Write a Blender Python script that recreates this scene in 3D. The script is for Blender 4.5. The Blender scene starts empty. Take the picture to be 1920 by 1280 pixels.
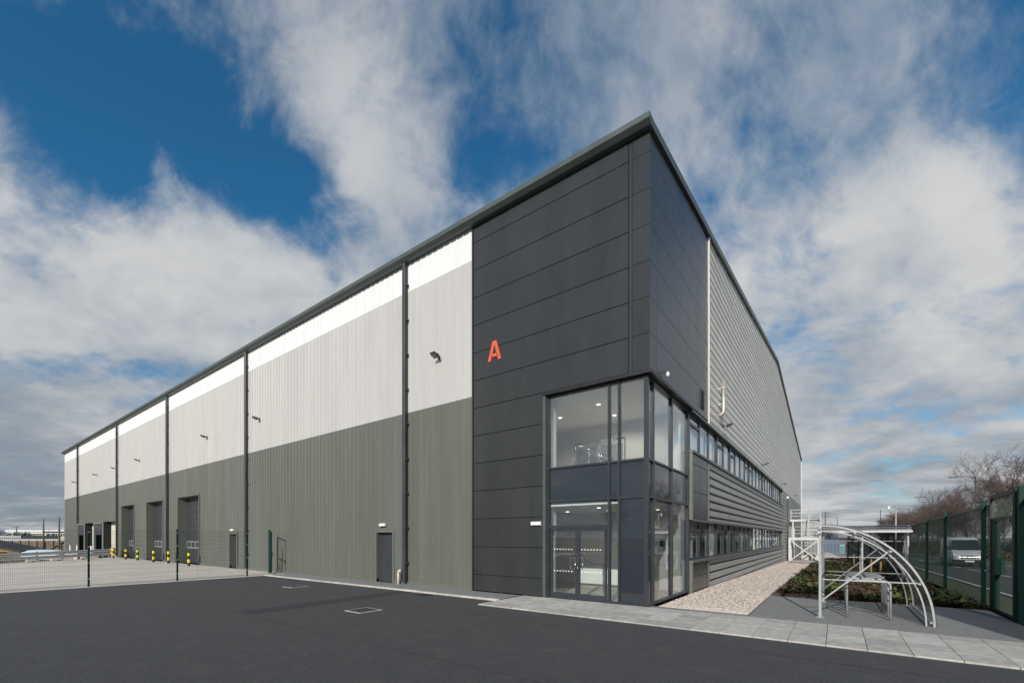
import bpy, math, random
from mathutils import Vector, Matrix, noise as mnoise

# ------------------------------------------------------------------ scene, camera, sky, sun
# site axes: building corner at the origin, yard wall runs along -X (faces -Y),
# gable wall runs along +Y (faces +X), finished floor at z = 0
scene = bpy.context.scene
col = scene.collection
R = math.radians
YAW = R(36.38)
CAM = Vector((4.254, -12.31, 2.0))

cam_data = bpy.data.cameras.new('camera')
cam = bpy.data.objects.new('camera', cam_data)
col.objects.link(cam)
scene.camera = cam
cam.location = CAM
cam.rotation_euler = (R(90), 0, YAW)
cam_data.sensor_width = 36.0
cam_data.lens = 36.0 * 825.2 / 1920.0
cam_data.shift_y = (1007 - 640) / 1920.0
cam_data.clip_start = 0.1
cam_data.clip_end = 9000

SUN_EL = R(27)
SUN_AZ = R(16)     # swung from the yard wall's normal towards the road
sun_vec = Vector((math.sin(SUN_AZ) * math.cos(SUN_EL), -math.cos(SUN_AZ) * math.cos(SUN_EL), math.sin(SUN_EL)))
sun_data = bpy.data.lights.new('sun', 'SUN')
sun_data.energy = 4.6
sun_data.angle = R(0.55)
sun_data.color = (1.0, 0.955, 0.89)
sun = bpy.data.objects.new('sun', sun_data)
col.objects.link(sun)
sun.rotation_euler = sun_vec.to_track_quat('Z', 'Y').to_euler()

scene.view_settings.view_transform = 'Standard'
scene.view_settings.look = 'None'
scene.view_settings.exposure = 0.0
scene.view_settings.gamma = 1.0
scene.view_settings.use_curve_mapping = False

world = bpy.data.worlds.new('World')
scene.world = world
world.use_nodes = True
world.cycles.sampling_method = 'MANUAL'
world.cycles.sample_map_resolution = 256
scene.cycles.max_bounces = 8
scene.cycles.diffuse_bounces = 3
scene.cycles.glossy_bounces = 4
scene.cycles.transparent_max_bounces = 16


class NT:
    """tiny node-tree writer"""
    def __init__(self, tree):
        self.t = tree
        tree.nodes.clear()

    def n(self, typ, **kw):
        nd = self.t.nodes.new(typ)
        for k, v in kw.items():
            setattr(nd, k, v)
        return nd

    def put(self, sock, v):
        if isinstance(v, bpy.types.NodeSocket):
            self.t.links.new(v, sock)
        elif v is not None:
            sock.default_value = v

    def math(self, op, a, b=None, c=None, clamp=False):
        nd = self.n('ShaderNodeMath', operation=op)
        nd.use_clamp = clamp
        self.put(nd.inputs[0], a)
        if b is not None:
            self.put(nd.inputs[1], b)
        if c is not None:
            self.put(nd.inputs[2], c)
        return nd.outputs[0]

    def mix(self, f, a, b, mode='MIX'):
        nd = self.n('ShaderNodeMix', data_type='RGBA', blend_type=mode)
        self.put(nd.inputs[0], f)
        self.put(nd.inputs[6], a)
        self.put(nd.inputs[7], b)
        return nd.outputs[2]

    def noise(self, vec, scale, detail=4, rough=0.55, dist=0.0):
        nd = self.n('ShaderNodeTexNoise')
        nd.inputs['Scale'].default_value = scale
        nd.inputs['Detail'].default_value = detail
        nd.inputs['Roughness'].default_value = rough
        nd.inputs['Distortion'].default_value = dist
        if vec is not None:
            self.put(nd.inputs['Vector'], vec)
        return nd.outputs['Fac']

    def ramp(self, v, a, b, lo=0.0, hi=1.0, smooth=True):
        nd = self.n('ShaderNodeMapRange')
        nd.interpolation_type = 'SMOOTHSTEP' if smooth else 'LINEAR'
        self.put(nd.inputs[0], v)
        nd.inputs[1].default_value = a
        nd.inputs[2].default_value = b
        nd.inputs[3].default_value = lo
        nd.inputs[4].default_value = hi
        return nd.outputs[0]

    def combine(self, x, y, z=0.0):
        nd = self.n('ShaderNodeCombineXYZ')
        self.put(nd.inputs[0], x)
        self.put(nd.inputs[1], y)
        self.put(nd.inputs[2], z)
        return nd.outputs[0]


def c4(c):
    return (c[0], c[1], c[2], 1.0)


def build_sky():
    w = NT(world.node_tree)
    out = w.n('ShaderNodeOutputWorld')
    bg = w.n('ShaderNodeBackground')
    bg.inputs['Strength'].default_value = 0.1
    sky = w.n('ShaderNodeTexSky', sky_type='NISHITA')
    sky.sun_disc = False
    sky.sun_elevation = SUN_EL
    sky.sun_rotation = math.atan2(sun_vec.x, sun_vec.y)
    sky.air_density = 1.0
    sky.dust_density = 0.4
    sky.ozone_density = 2.0
    tc = w.n('ShaderNodeTexCoord')
    sep = w.n('ShaderNodeSeparateXYZ')
    w.put(sep.inputs[0], tc.outputs['Generated'])
    # cloud sheet: the direction projected on a level plane overhead; q = depth in
    # the wind's direction, p = across it
    zz = w.math('ADD', w.math('MAXIMUM', sep.outputs[2], 0.0), 0.03)
    cx, sx = math.cos(YAW), math.sin(YAW)
    tint = w.mix(w.ramp(zz, 0.1, 0.5), c4((0.62, 0.88, 1.0)), c4((0.26, 0.87, 1.10)))
    blue = w.mix(1.0, sky.outputs[0], tint, 'MULTIPLY')
    px = w.math('DIVIDE', w.math('ADD', w.math('MULTIPLY', sep.outputs[0], cx),
                                 w.math('MULTIPLY', sep.outputs[1], sx)), zz)
    py = w.math('DIVIDE', w.math('ADD', w.math('MULTIPLY', sep.outputs[0], -sx),
                                 w.math('MULTIPLY', sep.outputs[1], cx)), zz)
    rad = w.math('SQRT', w.math('ADD', w.math('MULTIPLY', px, px), w.math('MULTIPLY', py, py)))
    # the farther cloud banks are the larger ones
    sc = w.math('POWER', w.math('MAXIMUM', rad, 0.3), -0.50)
    qx, qy = w.math('MULTIPLY', px, sc), w.math('MULTIPLY', py, sc)
    warp = w.noise(w.combine(qx, qy, 3.1), 1.6, 2)
    vec = w.combine(w.math('ADD', qx, w.math('MULTIPLY', warp, 0.5)),
                    w.math('ADD', w.math('MULTIPLY', qy, 1.15), w.math('MULTIPLY', warp, 0.4)), SKY_SEED)
    n1 = w.noise(vec, 2.6, 7, 0.58, 0.0)
    n2 = w.noise(w.combine(qx, w.math('MULTIPLY', qy, 1.3), 5.0), 9.0, 5, 0.62, 0.3)
    dens = w.math('ADD', w.math('MULTIPLY', n1, 0.68), w.math('MULTIPLY', n2, 0.32))

    def blob(x0, y0, a, b, amp, d, tilt=0.0):
        dx = w.math('SUBTRACT', px, x0)
        dy = w.math('SUBTRACT', py, y0)
        if tilt:
            dx = w.math('ADD', dx, w.math('MULTIPLY', dy, tilt))
        e = w.math('ADD', w.math('POWER', w.math('ABSOLUTE', w.math('DIVIDE', dx, a)), 2.0),
                   w.math('POWER', w.math('ABSOLUTE', w.math('DIVIDE', dy, b)), 2.0))
        g = w.math('MULTIPLY', w.math('EXPONENT', w.math('MULTIPLY', e, -1.0)), amp)
        return w.math('ADD', d, g)
    dens = w.math('ADD', w.math('MULTIPLY', w.math('SUBTRACT', dens, 0.5), 1.45), 0.5)
    # farther cloud overlaps more
    dens = w.math('ADD', dens, w.ramp(rad, 1.25, 1.8, 0.0, 0.15))
    dens = w.math('ADD', dens, w.ramp(rad, 2.2, 5.0, 0.0, 0.12))
    for b in SKY_BLOBS:
        dens = blob(*b[:5], dens, *b[5:])
    mask = w.ramp(dens, 0.36, 0.74)
    # brightness of the cloud: thick parts whiter, with grey folds
    fold = w.noise(w.combine(qx, w.math('MULTIPLY', qy, 0.9), 9.0), 1.9, 4, 0.55, 0.2)
    fold2 = w.noise(w.combine(w.math('MULTIPLY', qx, 0.8), w.math('MULTIPLY', qy, 0.9), 2.0), 5.0, 4, 0.55, 0.2)
    f = w.math('ADD', w.math('MULTIPLY', fold, 0.65), w.math('MULTIPLY', fold2, 0.35))
    f = w.math('ADD', f, w.math('MULTIPLY', w.math('SUBTRACT', dens, 0.62), 0.35))
    f = w.math('SUBTRACT', f, w.math('MULTIPLY', w.ramp(px, -1.0, -6.0), 0.12))
    fr = w.ramp(f, 0.33, 0.72)
    ccol = w.mix(fr, c4((3.3, 3.85, 4.5)), c4((6.5, 6.5, 6.45)))
    # low cloud near the horizon is greyer and bluer
    low = w.ramp(zz, 0.04, 0.42)
    lcol = w.mix(fr, c4((2.3, 2.8, 3.3)), c4((5.9, 6.0, 6.1)))
    ccol = w.mix(low, lcol, ccol)
    # high veil is thinner overhead
    col_ = w.mix(w.math('MULTIPLY', mask, w.ramp(zz, 0.45, 0.85, 1.0, 0.72)), blue, ccol)
    w.put(bg.inputs['Color'], col_)
    w.t.links.new(bg.outputs[0], out.inputs['Surface'])


SKY_SEED = 4.1
SKY_BLOBS = [
    (-0.80, 0.96, 0.36, 0.27, -0.27),
    (-1.25, 1.25, 0.25, 0.16, -0.08),
    (-0.62, 1.20, 0.16, 0.14, -0.12),
    (-0.90, 1.70, 0.8, 0.34, 0.18),
    (1.05, 1.55, 0.6, 0.4, 0.12),
    (-0.05, 1.02, 0.10, 0.24, -0.26),
    (1.10, 0.78, 0.14, 0.10, -0.20),
    (0.66, 1.03, 0.16, 0.07, -0.07),
    (-2.0, 2.35, 0.55, 0.22, -0.22),
    (-0.38, 1.12, 0.15, 0.40, 0.20, 0.12),
    (-1.25, 1.45, 0.35, 0.16, 0.06),
    (0.55, 1.02, 0.42, 0.36, 0.17),
]
build_sky()


# ------------------------------------------------------------------ materials
MATS = {}


def mat(name, base, rough=0.6, metal=0.0, var=0.12, scale=1.5, bump=0.0, bscale=60.0, spec=0.5,
        coat=0.0, objvar=0.0, wave=0.0, second=None, sec_scale=0.6, sec_range=(0.45, 0.7), stretch=None, detail=5):
    if name in MATS:
        return MATS[name]
    m = bpy.data.materials.new(name)
    m.use_nodes = True
    w = NT(m.node_tree)
    out = w.n('ShaderNodeOutputMaterial')
    p = w.n('ShaderNodeBsdfPrincipled')
    geo = w.n('ShaderNodeNewGeometry')
    pos = geo.outputs['Position']
    if stretch:
        mp = w.n('ShaderNodeMapping')
        mp.inputs['Scale'].default_value = stretch
        w.put(mp.inputs['Vector'], pos)
        pos = mp.outputs[0]
    n = w.noise(pos, scale, detail, 0.6)
    lo = tuple(x * (1 - var) for x in base)
    hi = tuple(min(1, x * (1 + var)) for x in base)
    cc = w.mix(w.ramp(n, 0.3, 0.7), c4(lo), c4(hi))
    if second:
        n2 = w.noise(pos, sec_scale, 6, 0.65, 0.3)
        cc = w.mix(w.ramp(n2, sec_range[0], sec_range[1]), cc, c4(second))
    if objvar:
        oi = w.n('ShaderNodeObjectInfo')
        k = w.math('ADD', w.math('MULTIPLY', oi.outputs['Random'], 2 * objvar), 1.0 - objvar)
        cc = w.mix(1.0, cc, w.combine(k, k, k), 'MULTIPLY')
    w.put(p.inputs['Base Color'], cc)
    w.put(p.inputs['Roughness'], w.ramp(n, 0.2, 0.8, max(0.02, rough * 0.88), min(1, rough * 1.12)))
    p.inputs['Metallic'].default_value = metal
    p.inputs['Specular IOR Level'].default_value = spec
    if coat:
        p.inputs['Coat Weight'].default_value = coat
        p.inputs['Coat Roughness'].default_value = 0.12
    if bump:
        bn = w.noise(geo.outputs['Position'], bscale, 4, 0.6)
        b = w.n('ShaderNodeBump')
        b.inputs['Strength'].default_value = bump
        b.inputs['Distance'].default_value = 0.02
        w.put(b.inputs['Height'], bn)
        w.t.links.new(b.outputs[0], p.inputs['Normal'])
    if wave:
        wn = w.noise(geo.outputs['Position'], 1.1, 2, 0.5)
        b = w.n('ShaderNodeBump')
        b.inputs['Strength'].default_value = wave
        b.inputs['Distance'].default_value = 0.03
        w.put(b.inputs['Height'], wn)
        w.t.links.new(b.outputs[0], p.inputs['Normal'])
    w.t.links.new(p.outputs[0], out.inputs['Surface'])
    MATS[name] = m
    return m


def glass_mat(name, tint, r0=0.05, rough=0.0):
    m = bpy.data.materials.new(name)
    m.use_nodes = True
    w = NT(m.node_tree)
    out = w.n('ShaderNodeOutputMaterial')
    tr = w.n('ShaderNodeBsdfTransparent')
    tr.inputs[0].default_value = c4(tint)
    gl = w.n('ShaderNodeBsdfGlossy')
    gl.inputs['Roughness'].default_value = rough
    gl.inputs['Color'].default_value = (0.95, 0.97, 1, 1)
    # Schlick reflectance, the same from either side of the thin pane
    g0 = w.n('ShaderNodeNewGeometry')
    dt = w.n('ShaderNodeVectorMath', operation='DOT_PRODUCT')
    w.t.links.new(g0.outputs['Incoming'], dt.inputs[0])
    w.t.links.new(g0.outputs['Normal'], dt.inputs[1])
    cs = w.math('SUBTRACT', 1.0, w.math('ABSOLUTE', dt.outputs['Value']), clamp=True)
    f = w.math('ADD', w.math('MULTIPLY', w.math('POWER', cs, 5.0), 1.0 - r0), r0, clamp=True)
    # faint roller-wave of toughened glass
    geo = w.n('ShaderNodeNewGeometry')
    bn = w.noise(geo.outputs['Position'], 1.3, 1)
    b = w.n('ShaderNodeBump')
    b.inputs['Strength'].default_value = 0.05
    b.inputs['Distance'].default_value = 0.05
    w.put(b.inputs['Height'], bn)
    w.t.links.new(b.outputs[0], gl.inputs['Normal'])
    mx = w.n('ShaderNodeMixShader')
    w.put(mx.inputs[0], f)
    w.t.links.new(tr.outputs[0], mx.inputs[1])
    w.t.links.new(gl.outputs[0], mx.inputs[2])
    w.t.links.new(mx.outputs[0], out.inputs['Surface'])
    MATS[name] = m
    return m


def emit_mat(name, colr, strength):
    m = bpy.data.materials.new(name)
    m.use_nodes = True
    w = NT(m.node_tree)
    out = w.n('ShaderNodeOutputMaterial')
    e = w.n('ShaderNodeEmission')
    e.inputs[0].default_value = c4(colr)
    e.inputs[1].default_value = strength
    w.t.links.new(e.outputs[0], out.inputs['Surface'])
    MATS[name] = m
    return m


V_ST = (3.0, 3.0, 0.25)
M_white = mat('white_cladding', (0.68, 0.68, 0.68), 0.45, objvar=0.02, var=0.03, scale=0.6, stretch=V_ST)
M_lgrey = mat('light_grey_cladding', (0.450, 0.440, 0.422), 0.42, objvar=0.025, wave=0.25, var=0.035, scale=0.8, stretch=V_ST)
M_olive = mat('olive_grey_cladding', (0.115, 0.119, 0.102), 0.42, objvar=0.05, wave=0.25, var=0.06, scale=0.8, stretch=V_ST)
M_silver = mat('silver_cladding', (0.72, 0.705, 0.67), 0.38, metal=0.15, objvar=0.03, wave=0.25, var=0.05, scale=0.7)
M_mid = mat('mid_grey_cladding', (0.345, 0.345, 0.33), 0.38, metal=0.1, objvar=0.03, wave=0.25, var=0.06, scale=0.7)
M_anth = mat('anthracite_panel', (0.034, 0.0355, 0.0365), 0.28, objvar=0.06, wave=0.3, var=0.10, scale=0.7, stretch=(1.2, 1.2, 0.3), spec=0.45)
M_trim = mat('grey_green_trim', (0.072, 0.088, 0.082), 0.40, var=0.08)
M_black = mat('black_trim', (0.012, 0.012, 0.014), 0.45)
M_frame = mat('anthracite_frame', (0.030, 0.034, 0.040), 0.35, var=0.08)
M_pipe = mat('downpipe_grey', (0.040, 0.044, 0.046), 0.4)
M_cream = mat('cream_trim', (0.66, 0.61, 0.52), 0.45, var=0.05)
M_sil_trim = mat('grey_trim', (0.115, 0.120, 0.105), 0.4)
M_core = mat('wall_core', (0.05, 0.05, 0.05), 0.9)
M_roof = mat('roof_sheet', (0.20, 0.21, 0.21), 0.45)
M_door = mat('door_grey', (0.036, 0.041, 0.046), 0.42, var=0.1)
M_int = mat('interior_paint', (0.80, 0.79, 0.77), 0.8, var=0.03)
M_intf = mat('interior_floor', (0.46, 0.43, 0.39), 0.5)
M_blind = mat('blind_fabric', (0.84, 0.85, 0.85), 0.8, var=0.06)
M_steel = mat('stainless_steel', (0.55, 0.55, 0.55), 0.22, metal=1.0)
M_galv = mat('galvanised_steel', (0.34, 0.35, 0.35), 0.5, metal=0.3, var=0.10, scale=6.0)
M_galvw = mat('pale_painted_steel', (0.50, 0.495, 0.475), 0.5, var=0.08, scale=3.0)
M_gpost = mat('green_post', (0.002, 0.030, 0.022), 0.55, spec=0.2, var=0.15)
M_gwire = mat('green_wire', (0.004, 0.034, 0.024), 0.5, var=0.1)
M_gdark = mat('dark_green_gate', (0.008, 0.022, 0.018), 0.45)
M_yellow = mat('bollard_yellow', (0.72, 0.62, 0.03), 0.45, second=(0.45, 0.40, 0.06), sec_scale=9, sec_range=(0.6, 0.75))
M_amber = mat('amber_yellow', (0.75, 0.40, 0.02), 0.4)
M_blk = mat('bollard_black', (0.015, 0.015, 0.016), 0.5)
M_red = mat('sign_red', (0.60, 0.105, 0.050), 0.45, var=0.02)
M_wplas = mat('white_plastic', (0.78, 0.78, 0.77), 0.4, var=0.02)
M_lamp = mat('floodlight_bronze', (0.045, 0.036, 0.028), 0.45)
M_lampg = mat('floodlight_lens', (0.34, 0.34, 0.30), 0.25)
M_flue = mat('flue_steel', (0.50, 0.46, 0.40), 0.35, metal=0.5, var=0.1, scale=4)
M_glass = glass_mat('clear_glass', (0.90, 0.925, 0.92), 0.10)
M_glassd = glass_mat('dark_glass', (0.86, 0.88, 0.88), 0.11)
M_spand = mat('spandrel_glass', (0.020, 0.026, 0.032), 0.03, var=0.0, spec=1.0)
M_poly = glass_mat('polycarbonate', (0.74, 0.76, 0.78), 0.05, 0.12)
M_vision = mat('vision_pane', (0.05, 0.055, 0.06), 0.06, var=0.0, spec=0.9)
M_down = emit_mat('downlight_glow', (1.0, 0.93, 0.82), 3.5)
M_curt = mat('dock_curtain', (0.010, 0.010, 0.011), 0.7, var=0.2, scale=2)
M_curtl = mat('dock_head_flap', (0.045, 0.045, 0.050), 0.65, var=0.15)
M_dock = mat('dock_concrete', (0.58, 0.53, 0.45), 0.8, var=0.08)
M_conc = mat('yard_concrete', (0.53, 0.48, 0.425), 0.85, var=0.08, scale=0.7, bump=0.12, bscale=45,
             second=(0.42, 0.385, 0.34), sec_scale=0.22, sec_range=(0.5, 0.75))
M_slab = mat('pale_concrete', (0.44, 0.415, 0.38), 0.85, objvar=0.10, var=0.14, scale=6, bump=0.3, bscale=40)
M_asph = mat('asphalt', (0.052, 0.052, 0.053), 0.9, var=0.65, scale=30, bump=1.0, bscale=70, detail=10,
             second=(0.076, 0.074, 0.070), sec_scale=2.4, sec_range=(0.42, 0.85))
M_road = mat('road_asphalt', (0.042, 0.043, 0.045), 0.85, var=0.15, scale=1.2, bump=0.4, bscale=90,
             second=(0.060, 0.060, 0.058), sec_scale=0.25)
M_tarpath = mat('path_tarmac', (0.21, 0.21, 0.205), 0.9, var=0.12, scale=5, bump=0.5, bscale=130)
M_paint = mat('road_paint', (0.62, 0.62, 0.58), 0.7, var=0.12, scale=4)
M_gravel = mat('gravel_base', (0.43, 0.36, 0.31), 0.95, var=0.3, scale=35, bump=1.0, bscale=50)
M_iron = mat('cast_iron', (0.055, 0.05, 0.045), 0.7, metal=0.4, var=0.3, scale=12)
M_patch = mat('asphalt_patch', (0.034, 0.034, 0.036), 0.9, var=0.5, scale=60, bump=1.0, bscale=90, detail=8)
M_stone = mat('gravel_stone', (0.50, 0.43, 0.37), 0.9, var=0.35, scale=14)
M_soil = mat('planting_soil', (0.060, 0.038, 0.026), 0.95, var=0.4, scale=8, bump=1.0, bscale=25)
M_grass = mat('rough_grass', (0.060, 0.075, 0.030), 0.95, var=0.3, scale=3, bump=0.8, bscale=20,
              second=(0.085, 0.075, 0.040), sec_scale=0.8)
M_gnd = mat('far_ground', (0.085, 0.080, 0.060), 0.95, var=0.25, scale=0.05)
M_leaf = mat('groundcover_leaf', (0.070, 0.085, 0.022), 0.7, var=0.5, scale=9)
M_leaf2 = mat('groundcover_brown', (0.085, 0.045, 0.022), 0.75, var=0.5, scale=9)
M_hedge = mat('hedge_leaf', (0.030, 0.042, 0.018), 0.75, var=0.5, scale=2)
M_bark = mat('bark', (0.070, 0.052, 0.042), 0.9, var=0.3, scale=6, bump=0.6, bscale=30)
M_twig = mat('twig', (0.085, 0.058, 0.046), 0.85, var=0.25, scale=1.5)
M_pole = mat('weathered_pole', (0.13, 0.125, 0.085), 0.85, var=0.25, scale=4)
M_timber = mat('brown_timber', (0.17, 0.125, 0.09), 0.85, var=0.3, scale=3)
M_stake = mat('stake_timber', (0.42, 0.24, 0.09), 0.8, var=0.2, scale=5)
M_shed = mat('white_shed', (0.62, 0.64, 0.66), 0.6, var=0.06)
M_shedw = mat('shed_roof_sheet', (0.72, 0.76, 0.80), 0.5)
M_render = mat('cream_render', (0.52, 0.46, 0.36), 0.85, var=0.12, scale=0.6)
M_fibre = mat('fibre_cement', (0.36, 0.37, 0.36), 0.85, var=0.12)
M_dkroof = mat('dark_sheet_roof', (0.055, 0.052, 0.055), 0.75, var=0.35, scale=1.2)
M_tarp = mat('pale_blue_tarp', (0.50, 0.60, 0.68), 0.5, var=0.08)
M_winb = mat('window_dark', (0.03, 0.035, 0.04), 0.08, spec=0.8)
M_van = mat('van_silver', (0.60, 0.61, 0.63), 0.3, metal=0.25, coat=0.6, var=0.03)
M_vglass = mat('van_glass', (0.018, 0.021, 0.024), 0.04, var=0.0, spec=0.8)
M_tyre = mat('tyre_rubber', (0.018, 0.018, 0.018), 0.8)
M_chrome = mat('chrome', (0.75, 0.75, 0.76), 0.12, metal=1.0)
M_hlamp = mat('headlamp_lens', (0.75, 0.77, 0.80), 0.08, spec=0.9, var=0.0)
M_blue = mat('blue_container', (0.06, 0.16, 0.30), 0.5, var=0.15)
M_teal = mat('teal_plastic', (0.05, 0.40, 0.45), 0.45)
M_lampost = mat('lamp_post_grey', (0.045, 0.047, 0.05), 0.55)


# ------------------------------------------------------------------ mesh helpers
class MB:
    def __init__(self):
        self.v = []
        self.f = []
        self.fm = []
        self.mi = 0

    def face(self, *pts):
        b = len(self.v)
        self.v.extend([tuple(p) for p in pts])
        self.f.append(tuple(range(b, b + len(pts))))
        self.fm.append(self.mi)
        return self

    def hexa(self, p):
        """8 corners: bottom loop 0-3, top loop 4-7"""
        b = len(self.v)
        self.v.extend([tuple(q) for q in p])
        for q in ((3, 2, 1, 0), (4, 5, 6, 7), (0, 1, 5, 4), (1, 2, 6, 5), (2, 3, 7, 6), (3, 0, 4, 7)):
            self.f.append(tuple(b + i for i in q))
            self.fm.append(self.mi)
        return self

    def box(self, x0, x1, y0, y1, z0, z1):
        return self.hexa([(x0, y0, z0), (x1, y0, z0), (x1, y1, z0), (x0, y1, z0),
                          (x0, y0, z1), (x1, y0, z1), (x1, y1, z1), (x0, y1, z1)])

    def bar(self, a, b, w, h=None, up=(0, 0, 1)):
        """square bar from a to b"""
        h = w if h is None else h
        a, b = Vector(a), Vector(b)
        d = (b - a).normalized()
        upv = Vector(up)
        if abs(d.dot(upv)) > 0.98:
            upv = Vector((1, 0, 0))
        s = d.cross(upv).normalized() * (w / 2)
        t = s.cross(d).normalized() * (h / 2)
        return self.hexa([a - s - t, a + s - t, b + s - t, b - s - t,
                          a - s + t, a + s + t, b + s + t, b - s + t])

    def prism(self, prof, axis, a, b):
        """closed 2-D profile extruded along an axis: axis 0: prof = (y, z); 1: (x, z); 2: (x, y)"""
        def P(p, t):
            return ((t, p[0], p[1]), (p[0], t, p[1]), (p[0], p[1], t))[axis]
        n = len(prof)
        base = len(self.v)
        self.v.extend([P(p, a) for p in prof] + [P(p, b) for p in prof])
        for i in range(n):
            j = (i + 1) % n
            self.f.append((base + i, base + j, base + n + j, base + n + i))
            self.fm.append(self.mi)
        self.f.append(tuple(base + i for i in reversed(range(n))))
        self.f.append(tuple(base + n + i for i in range(n)))
        self.fm += [self.mi, self.mi]
        return self

    def tube(self, pts, rads, sides=8, cap=True):
        pts = [Vector(p) for p in pts]
        if not hasattr(rads, '__len__'):
            rads = [rads] * len(pts)
        base = len(self.v)
        n = len(pts)
        prev = None
        for i, p in enumerate(pts):
            d = (pts[min(i + 1, n - 1)] - pts[max(i - 1, 0)])
            if d.length < 1e-9:
                d = Vector((0, 0, 1))
            d.normalize()
            if prev is None:
                ref = Vector((0, 0, 1)) if abs(d.z) < 0.9 else Vector((1, 0, 0))
                s = d.cross(ref).normalized()
            else:
                s = (prev - d * prev.dot(d))
                s = s.normalized() if s.length > 1e-6 else d.orthogonal().normalized()
            prev = s
            t = d.cross(s)
            for k in range(sides):
                a = 2 * math.pi * k / sides
                self.v.append(tuple(p + (s * math.cos(a) + t * math.sin(a)) * rads[i]))
        for i in range(n - 1):
            for k in range(sides):
                k2 = (k + 1) % sides
                self.f.append((base + i * sides + k, base + i * sides + k2,
                               base + (i + 1) * sides + k2, base + (i + 1) * sides + k))
                self.fm.append(self.mi)
        if cap:
            self.f.append(tuple(base + k for k in reversed(range(sides))))
            self.f.append(tuple(base + (n - 1) * sides + k for k in range(sides)))
            self.fm += [self.mi, self.mi]
        return self

    def mesh(self, name, mats, smooth=False):
        me = bpy.data.meshes.new(name)
        me.from_pydata(self.v, [], self.f)
        for m in (mats if isinstance(mats, (list, tuple)) else [mats]):
            me.materials.append(m)
        if any(self.fm):
            me.polygons.foreach_set('material_index', self.fm)
        if smooth:
            me.polygons.foreach_set('use_smooth', [True] * len(me.polygons))
        me.update()
        return me

    def build(self, name, mats, parent=None, loc=None, smooth=False, bevel=0.0):
        o = bpy.data.objects.new(name, self.mesh(name, mats, smooth))
        col.objects.link(o)
        if parent:
            o.parent = parent
        if loc is not None:
            o.location = loc
        if bevel:
            md = o.modifiers.new('bevel', 'BEVEL')
            md.width = bevel
            md.segments = 1
            md.limit_method = 'ANGLE'
        return o


def obj(name, me, parent=None, loc=None, rz=0.0):
    o = bpy.data.objects.new(name, me)
    col.objects.link(o)
    if parent:
        o.parent = parent
    if loc is not None:
        o.location = loc
    o.rotation_euler.z = rz
    return o


def tag(o, label=None, cat=None, group=None, kind=None):
    if label:
        o['label'] = label
    if cat:
        o['category'] = cat
    if group:
        o['group'] = group
    if kind:
        o['kind'] = kind
    return o


def thing(name, label, cat, loc=(0, 0, 0), rz=0.0, group=None):
    o = bpy.data.objects.new(name, None)
    o.empty_display_size = 0.3
    col.objects.link(o)
    o.location = loc
    o.rotation_euler.z = rz
    return tag(o, label, cat, group)


CHILD = {}


def copy_tree(o, parent=None, kids=None):
    c = o.copy()
    col.objects.link(c)
    if parent:
        c.parent = parent
    for ch in (kids if kids is not None else list(o.children)):
        copy_tree(ch, c)
    return c


def dup(root, label, loc, rz=None, group=None):
    c = copy_tree(root)
    c.location = loc
    if rz is not None:
        c.rotation_euler.z = rz
    c['label'] = label
    if group:
        c['group'] = group
    return c


FWD = Vector((-math.sin(YAW), math.cos(YAW), 0))
RGT = Vector((math.cos(YAW), math.sin(YAW), 0))


def site(px, d, z=None):
    """survey note: a bearing read off the photograph and a distance, as a site coordinate"""
    p = CAM + FWD * d + RGT * ((px - 960) / 825.2 * d)
    return Vector((p.x, p.y, gz(p.x, p.y) if z is None else z))


def gz(x, y):
    """finished ground level"""
    z = 0.0
    if y > 6:
        z -= 0.0118 * (min(y, 130) - 6)
    if x < -52:
        t = min(1, (-52 - x) / 6.0)
        z -= 1.2 * t * t * (3 - 2 * t)
    return z

# ------------------------------------------------------------------ ground and paving
def sheet(name, xs, ys, dz, m, parent=None, zf=None, kind='structure'):
    mb = MB()
    nx, ny = len(xs), len(ys)
    for y in ys:
        for x in xs:
            mb.v.append((x, y, (zf or gz)(x, y) + dz))
    for j in range(ny - 1):
        for i in range(nx - 1):
            a = j * nx + i
            mb.f.append((a, a + 1, a + nx + 1, a + nx))
            mb.fm.append(0)
    o = mb.build(name, m, parent)
    if not parent:
        tag(o, kind=kind)
    return o


def lin(a, b, n):
    return [a + (b - a) * i / n for i in range(n + 1)]


gx = [-4000, -1500, -600, -300, -200, -150, -110] + lin(-90, -60, 6) + lin(-58, -52, 6) + lin(-48, 30, 13) + [40, 60, 100, 200, 500, 1500, 4000]
gy = [-4000, -1500, -500, -200, -100, -60, -40] + lin(-30, 6, 6) + lin(12, 130, 20) + [160, 250, 500, 1500, 4000]


def gzb(x, y):
    t = max(0.0, min(1.0, (-22 - x) / 22.0)) * max(0.0, min(1.0, (x + 62) / 6.0))
    return gz(x, y) + 0.055 * t * min(0.0, max(y, -42.0))


sheet('ground', gx, gy, -0.10, M_gnd, zf=gzb)

# concrete yard cast in bays
yard = MB().hexa([(x, y, -2.4) for x, y in ((-55, -42), (-19.9, -42), (-19.9, .05), (-55, .05))] + [(-55, -42, -2.3), (-19.9, -42, -.3), (-19.9, .05, -.3), (-55, .05, -.3)]).build('yard', M_conc)
tag(yard, kind='structure')
rng = random.Random(4)


def yz(x, y):
    """the yard falls away from the wall towards its far end"""
    t = max(0.0, min(1.0, (-24 - x) / 22.0))
    return 0.038 * t * min(0.0, y + 0.4)


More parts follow.
